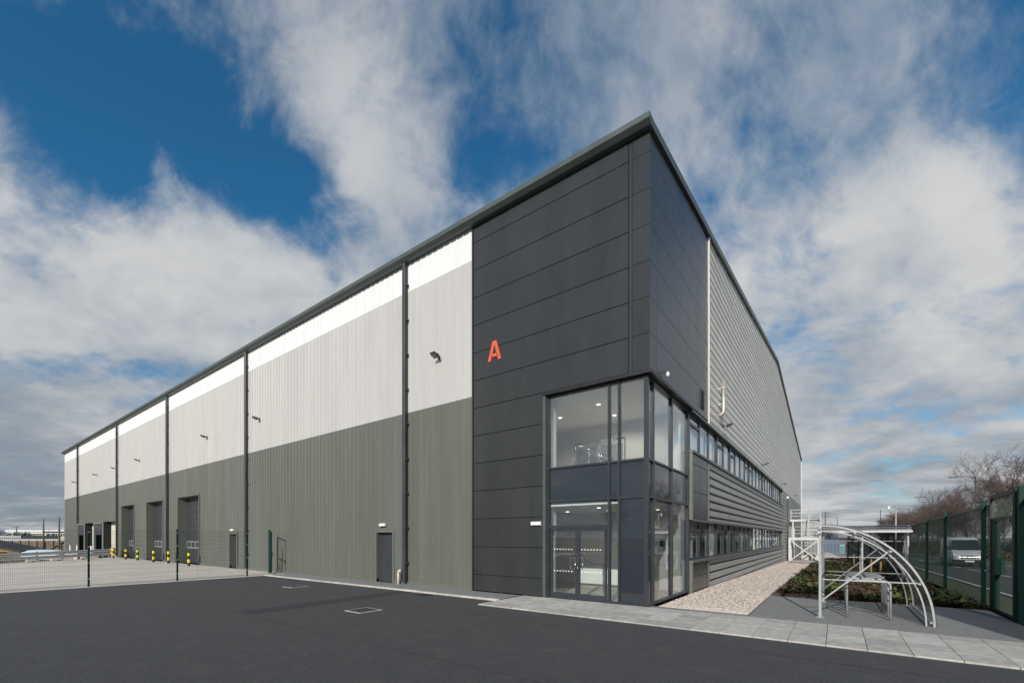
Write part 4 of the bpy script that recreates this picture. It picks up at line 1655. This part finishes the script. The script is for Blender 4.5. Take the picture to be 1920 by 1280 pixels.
M_sil_trim2 = mat('weathered_green_rail', (0.10, 0.135, 0.115), 0.45, var=0.1)
sf = thing('security_fence', 'tall dark green close mesh security fence between the planting bed and the road', 'fence')
pts = [(7.7, 6.1), (7.7, 11.7), (7.7, 16.0), (7.7, 22.7), (7.2, 28.5), (6.5, 34.2), (5.9, 39.8), (5.25, 45.5)]
pm = MB().box(-.05, .05, -.04, .04, -.1, 3.05).box(-.055, .055, -.045, .045, 3.05, 3.07).mesh('post', M_gpost)
for i, p in enumerate(pts):
    obj('post', pm, sf, (p[0], p[1], gz(*p)))
    if i < len(pts) - 1:
        q = pts[i + 1]
        dense_panel((p[0] + .06, p[1] + .05), (q[0] + .06, q[1] - .05), 2.92, sf)
dense_panel((7.76, 5.35), (7.76, 6.05), 2.92, sf)
for y, h in ((3.12, 3.16), (2.82, 3.18)):
    MB().box(-.06, .06, -.07, .07, -.1, h).build('gate_post', M_gpost, sf, (7.7, y, 0))
dense_panel((7.76, -1.6), (7.76, 2.75), 2.92, sf)
sg_ = thing('security_gate', 'dark framed green mesh gate with a lock box at the right edge', 'gate', (7.7, 0, 0))
gf = MB()
gf.box(-.04, .04, 5.20, 5.28, .05, 3.14)
gf.box(-.04, .04, 3.24, 3.32, .05, 3.14)
gf.box(-.04, .04, 3.32, 5.20, 3.05, 3.14)
gf.box(-.035, .035, 3.32, 5.20, 2.48, 2.53)
gf.box(-.035, .035, 3.32, 5.20, .05, .12)
gf.build('gate_frame', M_gdark, sg_)
gi = MB()
for i in range(1, 25):
    y = 3.32 + 1.88 * i / 25
    gi.tube([(0, y, .12), (0, y, 2.48)], .0025, 3, False)
for i in range(183):
    gi.tube([(.006, 3.32, .15 + i * .0127), (.006, 5.2, .15 + i * .0127)], .0020, 3, False)
gi.build('mesh_infill', M_gwire, sg_)
gt = MB()
for i in range(1, 26):
    y = 3.32 + 1.88 * i / 26
    gt.tube([(0, y, 2.53), (0, y, 3.05)], .0025, 3, False)
gt.build('top_infill', M_gwire, sg_)
MB().box(-.05, .05, 4.75, 5.0, 0.1, 2.44).build('inner_stile', M_gpost, sg_)
MB().box(-.12, .08, 4.42, 4.66, 1.02, 1.45).build('lock_box', M_gpost, sg_, bevel=.01)
MB().tube([(-.12, 4.9, 1.1), (-.18, 4.9, 1.1), (-.18, 5.0, 1.1)], .02, 8).build('latch', M_steel, sg_, smooth=True)


M_polyg = glass_mat('smoked_polycarbonate', (0.58, 0.58, 0.60), 0.06, 0.2)
M_canopy = bpy.data.materials.new('hazed_polycarbonate')
M_canopy.use_nodes = True
w = NT(M_canopy.node_tree)
_o = w.n('ShaderNodeOutputMaterial')
_t = w.n('ShaderNodeBsdfTransparent')
_t.inputs[0].default_value = (0.72, 0.73, 0.74, 1)
_d = w.n('ShaderNodeBsdfPrincipled')
_d.inputs['Base Color'].default_value = (0.30, 0.30, 0.31, 1)
_d.inputs['Roughness'].default_value = 0.22
_m = w.n('ShaderNodeMixShader')
w.put(_m.inputs[0], w.ramp(w.noise(None, 3.0, 4), 0.3, 0.7, 0.38, 0.5))
w.t.links.new(_t.outputs[0], _m.inputs[1])
w.t.links.new(_d.outputs[0], _m.inputs[2])
w.t.links.new(_m.outputs[0], _o.inputs['Surface'])
# ------------------------------------------------------------------ cycle shelters
def shelter(name, label, loc, rz, W, H, L_, nb, rack=True):
    """local: posts at x = 0, roof springs from (0, H) and curves down to (W, 0); length along +Y"""
    t = thing(name, label, 'shelter', loc, rz)
    def arc(k, inset=0.0):
        th = k * math.pi / 2
        return ((W - inset) * math.sin(th), (H - inset) * math.cos(th))
    N = 20
    for i in range(nb + 1):
        y = L_ * i / nb
        pts_ = [Vector((-.12, y, H + .0))] + [Vector((arc(k / N)[0], y, arc(k / N)[1])) for k in range(N + 1)]
        m = MB()
        for p, q in zip(pts_[:-1], pts_[1:]):
            m.bar(p, q, .04, .055, up=(0, 1, 0))
        m.build('hoop', M_galv, t)
        m = MB()
        for k in range(N):
            x0, z0 = arc(k / N, .13)
            x1, z1 = arc((k + 1) / N, .13)
            m.bar((x0, y + .03, z0), (x1, y + .03, z1), .03, .03, up=(0, 1, 0))
        m.build('inner_hoop', M_galv, t)
        MB().box(-.028, .028, y - .028, y + .028, 0, H - .02).build('post', M_galv, t)
        MB().box(-.09, .09, y - .09, y + .09, 0, .012).build('base_plate', M_galv, t)
        bx_, bz_ = arc(.455, .05)
        MB().bar((.03, y, .42), (bx_, y, bz_), .032).build('brace', M_galv, t)
        MB().bar((.04, y, .95), (arc(.70, .05)[0], y, .95), .028).build('mid_rail', M_galv, t)
    for k in (0, .22, .46, .72, .97):
        x_, z_ = arc(k, .06)
        MB().bar((x_, -.1, z_), (x_, L_ + .1, z_), .04).build('purlin', M_galv, t)
    for i in range(nb):
        y0, y1 = L_ * i / nb + .02, L_ * (i + 1) / nb - .02
        m = MB()
        for k in range(N):
            (x0, z0), (x1, z1) = arc(k / N, -.04), arc((k + 1) / N, -.04)
            m.face((x0, y0, z0), (x0, y1, z0), (x1, y1, z1), (x1, y0, z1))
        m.build('roof_sheet', M_canopy if rack else M_polyg, t, smooth=True)
    MB().bar((0, -.1, H - .16), (0, L_ + .1, H - .16), .06, .08).build('front_beam', M_galv, t)
    if rack:
        x0, x1, zt, rr = W * .26, W * .66, .93, .12
        for k in range(5):
            y = .45 + k * (L_ - .9) / 4
            pp = [(x0, y, 0), (x0, y, zt - rr)] + [(x0 + rr - rr * math.cos(R(q)), y, zt - rr + rr * math.sin(R(q))) for q in (30, 60, 90)]
            pp += [(x1 - rr + rr * math.sin(R(q)), y, zt - rr + rr * math.cos(R(q))) for q in (0, 30, 60)] + [(x1, y, zt - rr), (x1, y, 0)]
            MB().tube(pp, .024, 8).build('cycle_stand', M_galv, t, smooth=True)
    return t


shelter('cycle_shelter', 'near galvanised cycle shelter with curved ribs arching down to the right', (3.93, 1.12, .01), 0, 2.08, 2.28, 3.3, 1)
zf = gz(6, 14.4)
s2 = shelter('cycle_shelter', 'far clear sided shelter with a long grey curved roof, in front of the green fence', (6.88, 14.4, zf), R(90), 2.1, 2.62, 3.25, 2, False)
# clear end wall
m = MB()
for k in range(10):
    th0, th1 = k / 10 * math.pi / 2, (k + 1) / 10 * math.pi / 2
    m.face((2.0 * math.sin(th0), 0, .15), (2.0 * math.sin(th1), 0, .15), (2.0 * math.sin(th1), 0, max(.2, 2.5 * math.cos(th1))), (2.0 * math.sin(th0), 0, 2.5 * math.cos(th0)))
m.build('end_panel', M_poly, s2)
# rolled front lip of the long roof
m = MB()
for k in range(6):
    a0, a1 = R(15 * k), R(15 * (k + 1))
    m.face((-.28 * math.sin(a0), -.1, 2.40 + .26 * math.cos(a0)), (-.28 * math.sin(a0), 3.35, 2.40 + .26 * math.cos(a0)),
           (-.28 * math.sin(a1), 3.35, 2.40 + .26 * math.cos(a1)), (-.28 * math.sin(a1), -.1, 2.40 + .26 * math.cos(a1)))
m.build('roof_lip', M_polyg, s2, smooth=True)
MB().box(-.33, -.27, -.12, 3.37, 2.33, 2.42).build('gutter_rail', M_galvw, s2)

# ------------------------------------------------------------------ steel escape stair at the far end of the gable
st = thing('escape_stair', 'pale steel external escape stair with landings and rails against the gable', 'stair', (0, 41.8, gz(1, 41.8)))
g0 = gz(1, 41.8)
ZM, ZU = 2.0 - g0, 4.0 - g0
XA, XC = .25, 2.95


def part(name, mb, m=M_galvw):
    return mb.build(name, m, st)


for x in (XA + .1, XC - .1):
    for y in (0.1, 1.3):
        part('column', MB().box(x - .11, x + .11, y - .08, y + .08, 0, ZM - .26))
for x, y in ((XA + .1, 4.4), (XA + .1, 5.7), (1.5, 4.4), (1.5, 5.7), (XC - .1, 4.4), (XC - .1, 5.7)):
    part('column', MB().box(x - .07, x + .07, y - .07, y + .07, 0, ZU - .2))
part('landing', MB().box(XA, XC, 0, .14, ZM - .27, ZM).box(XA, XC, 1.26, 1.4, ZM - .27, ZM).box(XA, XA + .12, .14, 1.26, ZM - .27, ZM).box(XC - .12, XC, .14, 1.26, ZM - .27, ZM).box(XA + .12, XC - .12, .14, 1.26, ZM - .06, ZM - .02))
part('landing', MB().box(.06, XC, 4.3, 4.44, ZU - .22, ZU).box(.06, XC, 5.66, 5.8, ZU - .22, ZU).box(.06, .18, 4.44, 5.66, ZU - .22, ZU).box(XC - .12, XC, 4.44, 5.66, ZU - .22, ZU).box(.18, XC - .12, 4.44, 5.66, ZU - .06, ZU - .02))
part('cross_brace', MB().bar((XA + .2, .1, .08), (XC - .2, .1, ZM - .32), .09, .05, up=(0, 1, 0)))
part('cross_brace', MB().bar((XA + .2, .17, ZM - .32), (XC - .2, .17, .08), .09, .05, up=(0, 1, 0)))


def flight(x0, x1, ya, za, yb, zb, n):
    for x in (x0, x1):
        part('stringer', MB().bar((x, ya, za), (x, yb, zb), .05, .24))
    for i in range(n):
        t_ = (i + .5) / n
        y, z_ = ya + (yb - ya) * t_, za + (zb - za) * t_ + .06
        part('tread', MB().box(x0 + .03, x1 - .03, y - .14, y + .14, z_ - .02, z_ + .02))
    for x in (x0, x1):
        for hh in (.55, 1.05):
            part('handrail', MB().tube([(x, ya, za + hh), (x, yb, zb + hh)], .024, 6))
        for i in range(4):
            t_ = i / 3
            p = (x, ya + (yb - ya) * t_, za + (zb - za) * t_)
            part('baluster', MB().tube([p, (p[0], p[1], p[2] + 1.05)], .022, 6))


flight(1.85, 2.88, 1.35, ZM, 4.35, ZU, 11)
flight(.40, 1.45, 4.4, .02, 1.35, ZM, 11)


def rails(pts_, z0):
    for a, b in zip(pts_[:-1], pts_[1:]):
        for hh in (.4, .75, 1.1):
            part('guard_rail', MB().tube([(*a, z0 + hh), (*b, z0 + hh)], .022, 6))
        n = max(1, int((Vector(b) - Vector(a)).length / .9))
        for i in range(n + 1):
            p = Vector(a).lerp(Vector(b), i / n)
            part('baluster', MB().tube([(*p, z0), (*p, z0 + 1.1)], .024, 6))


rails([(XA + .05, 1.3), (XA + .05, .06), (XC - .05, .06), (XC - .05, 1.3)], ZM)
rails([(XC - .05, 4.4), (XC - .05, 5.74), (.1, 5.74)], ZU)
rails([(.1, 4.36), (1.8, 4.36)], ZU)
t = thing('wall_light_column', 'slim dark pole with a white lamp head where the stair meets the wall', 'lamp', (.25, 40.7, gz(0, 41)))
MB().tube([(0, 0, 0), (0, 0, 6.35)], .05, 8).build('pole', M_lampost, t, smooth=True)
MB().tube([(0, 0, 6.35), (0, 0, 6.42), (0, 0, 6.55), (0, 0, 6.62)], [.05, .11, .11, .03], 10).build('lamp_head', M_wplas, t, smooth=True)

# ------------------------------------------------------------------ bits in and beyond the planting bed
for i, (px, d, h) in enumerate(((1601, 37, .95), (1633, 26, .90), (1651, 25, .80))):
    p = site(px, d)
    o = MB().tube([(0, 0, -.2), (.01, 0, h * .9), (.01, 0, h)], [.055, .05, .035], 8).build('timber_stake', M_stake, None, p)
    tag(o, ['farthest timber stake, left of the far shelter', 'middle timber stake seen behind the near shelter braces', 'right hand timber stake seen behind the near shelter braces'][i], 'stake', 'timber stakes in the planting bed')
o = MB().box(-.9, .9, -.3, .3, 0, .55).build('concrete_upstand', M_slab, None, Vector((2.1, 45.2, gz(2, 45) + .03)), bevel=.02)
tag(o, 'low pale concrete upstand under the steel stair', 'block')
r = random.Random(9)
hp = MB()
for _ in range(160):
    a, q = r.random() * 6.3, r.random() ** .6 * 1.3
    s = r.uniform(.08, .2)
    x, y, z_ = q * math.cos(a), q * math.sin(a), max(0, .75 - q * .6) * r.uniform(.7, 1)
    hp.hexa([(x - s * r.uniform(.6, 1), y - s, z_ - s), (x + s, y - s * r.uniform(.6, 1), z_ - s), (x + s, y + s, z_ - s), (x - s, y + s * r.uniform(.5, 1), z_ - s),
             (x - s * .6, y - s * .7, z_ + s * .6), (x + s * .7, y - s * .6, z_ + s * .5), (x + s * .5, y + s * .7, z_ + s * .7), (x - s * .6, y + s * .6, z_ + s * .5)])
p = site(1550, 56)
tag(hp.build('rubble_heap', M_slab, None, p), 'heap of pale rubble beyond the steel stair', 'rubble', kind='stuff')

pf = thing('palisade_fence', 'grey steel palisade fence across the strip beyond the stair', 'fence', (0, 62, gz(0, 62)))
pale = MB().box(-.035, .035, -.012, .012, .05, 2.2).hexa([(-.035, -.012, 2.2), (.035, -.012, 2.2), (.035, .012, 2.2), (-.035, .012, 2.2), (-.004, -.012, 2.34), (.004, -.012, 2.34), (.004, .012, 2.34), (-.004, .012, 2.34)]).mesh('pale', M_galv)
for i in range(32):
    obj('pale', pale, pf, (.4 + i * .155, 0, 0))
for z_ in (.5, 1.9):
    MB().box(.3, 5.4, .013, .05, z_ - .03, z_ + .03).build('rail', M_galv, pf)
ct = thing('site_container', 'blue steel container standing behind the palisade fence', 'container', (3.4, 66, gz(3, 66)))
MB().box(-1.3, 1.2, 0, 5.5, .12, 2.5).build('box', M_blue, ct)
for i in range(12):
    MB().box(-1.25 + i * .205, -1.15 + i * .205, -.03, -.001, .2, 2.42).build('rib', M_blue, ct)
tb = thing('portable_toilet', 'small turquoise portable cabin with a white roof beyond the palisade fence', 'cabin', site(1579.5, 74))
MB().box(-.35, .35, -.5, .5, .1, 1.5).build('cabin', M_teal, tb)
MB().hexa([(-.4, -.55, 1.5), (.4, -.55, 1.5), (.4, .55, 1.5), (-.4, .55, 1.5), (-.25, -.4, 1.7), (.25, -.4, 1.7), (.25, .4, 1.7), (-.25, .4, 1.7)]).build('roof', M_wplas, tb)
MB().box(-.27, .27, -.52, -.5, .15, 1.4).build('door', M_teal, tb)
for i, (px, d, s) in enumerate(((1535, 105, .62), (1556, 120, .55), (1665, 175, 1.0), (1682, 190, 1.1))):
    p = site(px, d)
    tree((i + 1) % 4, p.x, p.y, s, ['small bare tree behind the escape stair rails', 'small bare tree right of the crossarmed pole', 'distant bare tree left of the white camera pole', 'distant bare tree directly behind the white camera pole'][i], 'distant bare trees beyond the stair')

# ------------------------------------------------------------------ van
vn = thing('van', 'silver panel van driving towards the camera behind the green fence', 'van', (12.95, 38.4, gz(13, 38.4)))
vn.rotation_euler.x = math.atan(-.0118)


def loft(secs, m, name, parent, smooth=True):
    mb = MB()
    n = len(secs[0])
    for s in secs:
        mb.v += [tuple(p) for p in s]
    for i in range(len(secs) - 1):
        for k in range(n):
            k2 = (k + 1) % n
            mb.f.append((i * n + k, i * n + k2, (i + 1) * n + k2, (i + 1) * n + k))
            mb.fm.append(0)
    mb.f.append(tuple(reversed(range(n))))
    mb.f.append(tuple((len(secs) - 1) * n + k for k in range(n)))
    mb.fm += [0, 0]
    o = mb.build(name, m, parent, smooth=smooth)
    return o


def vsec(y, zb, zt, wb, wt, rr=.16):
    """rounded cross-section of the van body"""
    p = []
    for sx, sz, cx_, cz_ in ((1, -1, wb - .06, zb + .06), (1, 1, wt - rr, zt - rr), (-1, 1, -(wt - rr), zt - rr), (-1, -1, -(wb - .06), zb + .06)):
        q = .06 if sz < 0 else rr
        a0 = {(1, -1): -90, (1, 1): 0, (-1, 1): 90, (-1, -1): 180}[(sx, sz)]
        for t_ in range(4):
            an = R(a0 + 30 * t_)
            p.append((cx_ + q * math.cos(an), y, cz_ + q * math.sin(an)))
    return p


body = loft([vsec(0.0, .36, .80, .72, .66, .10), vsec(.10, .30, .98, .93, .84, .12), vsec(.38, .28, 1.12, .99, .90, .12),
             vsec(.80, .28, 1.24, 1.0, .93, .10), vsec(.98, .28, 1.36, 1.0, .92, .12), vsec(1.75, .28, 2.28, 1.0, .84, .18), vsec(2.05, .28, 2.40, 1.0, .86, .20),
             vsec(2.6, .28, 2.44, 1.0, .88, .18), vsec(5.75, .28, 2.42, 1.0, .88, .18), vsec(5.9, .34, 2.32, .95, .82, .18)], M_van, 'body', vn)


def q3(a, b, c, d, name, m, parent=vn, th=0.0):
    return MB().face(a, b, c, d).build(name, m, parent)


ws = MB().face((-.80, .90, 1.37), (.80, .90, 1.37), (.70, 1.66, 2.20), (-.70, 1.66, 2.20))
for s in (1, -1):
    ws.face((s * .80, .90, 1.37), (s * .915, 1.02, 1.37), (s * .79, 1.70, 2.17), (s * .70, 1.66, 2.20))
ws.build('windscreen', M_vglass, vn)
for s in (1, -1):
    MB().face((s * .985, 1.18, 1.38), (s * .985, 2.0, 1.36), (s * .905, 2.0, 2.08), (s * .885, 1.74, 2.08)).build('side_window', M_vglass, vn)
    hl_ = MB().hexa([(s * .58, .06, .80), (s * .90, .16, .82), (s * .93, .42, .90), (s * .62, .3, .95), (s * .60, .08, .95), (s * .90, .20, 1.02), (s * .935, .42, 1.10), (s * .66, .34, 1.06)])
    hl_.build('headlight', M_hlamp, vn)
    mr = MB().box(s * 1.06 - .09, s * 1.06 + .09, 1.05, 1.17, 1.35, 1.68)
    mr.build('wing_mirror', M_blk, vn, bevel=.03)
    for y in (1.05, 4.75):
        wv = MB().tube([(s * .78, y, .34), (s * .80, y, .34), (s * .99, y, .34), (s * 1.005, y, .34)], [.30, .34, .34, .30], 18).build('wheel', M_tyre, vn)
        MB().tube([(s * .99, y, .34), (s * 1.012, y, .34)], .20, 14).build('hub', M_galv, wv)
MB().hexa([(-.52, -.02, .66), (.52, -.02, .66), (.52, .1, .66), (-.52, .1, .66), (-.50, .03, .94), (.50, .03, .94), (.50, .15, .94), (-.50, .15, .94)]).build('grille', M_blk, vn)
for z_ in (.70, .77, .84, .91):
    y = -.03 + (z_ - .66) * .18
    MB().box(-.50, .50, y - .012, y, z_ - .012, z_ + .012).build('grille_bar', M_chrome, vn)
MB().tube([(.10 * math.cos(a * math.pi / 8), -.035, .81 + .10 * math.sin(a * math.pi / 8)) for a in range(17)], .012, 6).build('emblem', M_chrome, vn)
MB().hexa([(-.93, .0, .26), (.93, .0, .26), (.95, .35, .26), (-.95, .35, .26), (-.90, -.06, .58), (.90, -.06, .58), (.97, .33, .58), (-.97, .33, .58)]).build('bumper', M_blk, vn, bevel=.03)
MB().box(-.26, .26, -.085, -.066, .40, .51).build('number_plate', M_wplas, vn)
for s in (1, -1):
    MB().bar((s * .05, .86, 1.35), (s * .55, 1.02, 1.52), .02).build('wiper', M_blk, vn)

# ------------------------------------------------------------------ what lies beyond the yard
GZL = -1.2


def block(name, label, cat, px0, px1, d, ytop, ybot=None, depth=8, m=M_render, roofm=None, roof_h=.25, group=None):
    p = site((px0 + px1) / 2, d, GZL)
    w = (px1 - px0) / 825.2 * d
    h = 2 + (1007 - ytop) / 825.2 * d - GZL
    t = thing(name, label, cat, p, YAW, group)
    MB().box(-w / 2, w / 2, 0, depth, 0, h - roof_h).build('wall', m, t)
    MB().box(-w / 2 - .2, w / 2 + .2, -.25, depth + .2, h - roof_h, h).build('roof', roofm or m, t)
    return t, w, h


t, w, h = block('long_shed', 'long white industrial shed on the skyline at far left', 'shed', 12, 150, 150, 993, depth=25, m=M_shed, roofm=M_shedw, roof_h=.6)
for i in range(34):
    x = -w / 2 + (i + .5) * w / 34
    MB().box(x - .05, x + .05, -.06, 0, 0, h - .6).build('wall_rib', M_shed, t)
t, w, h = block('cream_workshop', 'cream rendered workshop left of the utility pole', 'building', 51, 82, 118, 1000, m=M_render, roofm=M_timber)
for fx, ww, hh in ((-.30, 1.0, 1.2), (-.05, .8, 1.2), (.38, 1.0, 2.0)):
    f = MB().box(fx * w - ww / 2, fx * w + ww / 2, -.06, -.001, h - .9 - hh, h - .9).build('window', M_fibre, t)
    MB().box(fx * w - ww / 2 + .08, fx * w + ww / 2 - .08, -.075, -.061, h - .82 - hh, h - .98).build('pane', M_winb, f)
t, w, h = block('flat_roofed_office', 'flat roofed cream office with a wide window behind the utility poles', 'building', 83, 124, 108, 995.5, m=M_render, roofm=M_dkroof)
for fx, ww, hh in ((-.18, 2.3, 1.1), (.12, 1.0, .8), (.36, 1.1, .8)):
    f = MB().box(fx * w - ww / 2, fx * w + ww / 2, -.06, -.001, h - .5 - hh, h - .5).build('window', M_wplas, t)
    for s in (-1, 1):
        MB().box(fx * w + s * ww / 4 - ww / 4 + .06, fx * w + s * ww / 4 + ww / 4 - .06, -.075, -.061, h - .44 - hh, h - .56).build('pane', M_winb, f)
t, w, h = block('low_grey_shed', 'low shed with a pale grey sheet roof at the left edge', 'shed', -40, 40, 96, 1003.5, m=M_fibre, roofm=M_fibre, roof_h=.5)
# plank fence with a pale coping wall above it
p = site(62, 82, GZL)
pw = thing('plank_fence', 'weathered brown plank fence below a pale coping, left of the warehouse', 'fence', p, YAW)
W_ = 215 / 825.2 * 82
n = 150
mb = MB()
r = random.Random(2)
for i in range(n):
    x0, x1 = -W_ / 2 + W_ * i / n, -W_ / 2 + W_ * (i + 1) / n
    mb.box(x0 + .01, x1 - .01, -.03 * r.random() - .03, .0, .75, 2.55 - .05 * r.random())
tag(mb.build('planks', M_timber, pw), kind='stuff')
MB().box(-W_ / 2, W_ / 2, .001, .15, 2.5, 2.95).build('coping', M_fibre, pw)
MB().box(-W_ / 2, W_ / 2, -.1, .15, 0, .76).build('plinth', M_dock, pw)
for i in range(14):
    x = -W_ / 2 + W_ * (i + .5) / 14
    MB().box(x - .08, x + .08, -.2, -.07, 0, 2.6).build('post', M_timber, pw)
MB().bar((3.0, -.25, .9), (6.0, -.25, 2.5), .16).build('raking_prop', M_timber, pw)
# lean-to with dark sheet roof
p = site(10, 72, GZL)
lt = thing('lean_to', 'dark sheeted lean-to roof sloping down to the right at the left edge', 'shed', p, YAW)
MB().hexa([(-6, -2, 2.95), (4.7, -2, .9), (4.7, 3, .9), (-6, 3, 2.95), (-6, -2, 3.1), (4.7, -2, 1.05), (4.7, 3, 1.05), (-6, 3, 3.1)]).build('roof', M_dkroof, lt)
for i in range(12):
    x = -5.8 + i * .92
    z_ = 2.95 - (x + 6) / 10.7 * 2.05 + .155
    MB().bar((x, -2, z_), (x, 3, z_), .06, .05).build('roof_rib', M_dkroof, lt)
MB().hexa([(-6, -1.5, 0), (4.2, -1.5, 0), (4.2, -1.4, 0), (-6, -1.4, 0), (-6, -1.5, 2.94), (4.2, -1.5, .98), (4.2, -1.4, .98), (-6, -1.4, 2.94)]).build('wall', M_timber, lt)
# tarp-covered stack
p = site(85, 64, GZL)
tp = thing('tarp_covered_stack', 'long low stack under a pale blue tarpaulin behind the barrier', 'tarpaulin', p, YAW)
secs = []
for i in range(13):
    x = -2.6 + 5.2 * i / 12
    e = 1 - .18 * (abs(i - 6) / 6) ** 6
    zt = (1.42 + .05 * math.sin(i * 2.1)) * e
    secs.append([(x, y * (1.0 if z_ < .5 else .9), z_ * zt) for y, z_ in ((-1.0, 0), (-.98, .5), (-.8, .85), (-.4, .98), (.4, 1.0), (.8, .85), (.98, .5), (1.0, 0))])
loft(secs, M_tarp, 'tarpaulin', tp)
MB().box(-2.4, 2.4, -.85, .85, -.15, .02).build('pallet_base', M_timber, tp)
# yellow skip
p = site(-27, 50, GZL)
sk = thing('yellow_skip', 'yellow waste skip cut off by the left edge behind the barrier', 'skip', p, YAW)
MB().hexa([(-1.1, -.8, .1), (.9, -.8, .1), (.9, .8, .1), (-1.1, .8, .1), (-1.7, -.9, 1.6), (1.5, -.9, 1.6), (1.5, .9, 1.6), (-1.7, .9, 1.6)]).build('body', M_amber, sk)
MB().box(-1.75, 1.55, -.97, -.9, 1.5, 1.62).box(-1.75, 1.55, .9, .97, 1.5, 1.62).build('rim', M_amber, sk)
for i, (px, d, s) in enumerate(((-2, 112, .42), (8, 122, .40), (22, 128, .34), (101, 190, .55))):
    p = site(px, d, GZL)
    tree(i % 4, p.x, p.y, s, ['bare tree at the very left edge of the skyline', 'second bare tree from the left edge of the skyline', 'low bare tree left of the evergreen bushes', 'bare tree showing over the flat roofed office'][i], 'distant bare trees beyond the yard', z=GZL)


def bush(px, d, w, h, seed, label):
    p = site(px, d, GZL)
    r = random.Random(seed)
    t = thing('evergreen_bush', label, 'bush', p, 0, 'evergreen bushes beyond the plank fence')
    mb = MB()
    for _ in range(1500):
        v = Vector((r.gauss(0, 1), r.gauss(0, 1), r.gauss(0, 1))).normalized() * (r.random() ** .35)
        lump = 1 + .25 * mnoise.noise(v * 2.2 + Vector((seed, 0, 0)))
        c = Vector((v.x * w / 2 * lump, v.y * w / 2 * lump, h * .55 + v.z * h * .45 * lump))
        n_ = Vector((r.uniform(-1, 1), r.uniform(-1, 1), r.uniform(-.2, 1))).normalized()
        a = n_.orthogonal().normalized() * r.uniform(.10, .22)
        b = n_.cross(a) * .6
        mb.face(c - a, c - b, c + a, c + b)
    mb.build('foliage', M_hedge, t)
    MB().tube([(0, 0, 0), (0, 0, h * .5)], [.12, .06], 6).build('stem', M_bark, t)


bush(27, 100, 3.4, 4.4, 1, 'evergreen bush left of the cream workshop, below the short pole')
bush(45, 102, 3.6, 4.5, 2, 'evergreen bush touching the left side of the cream workshop')
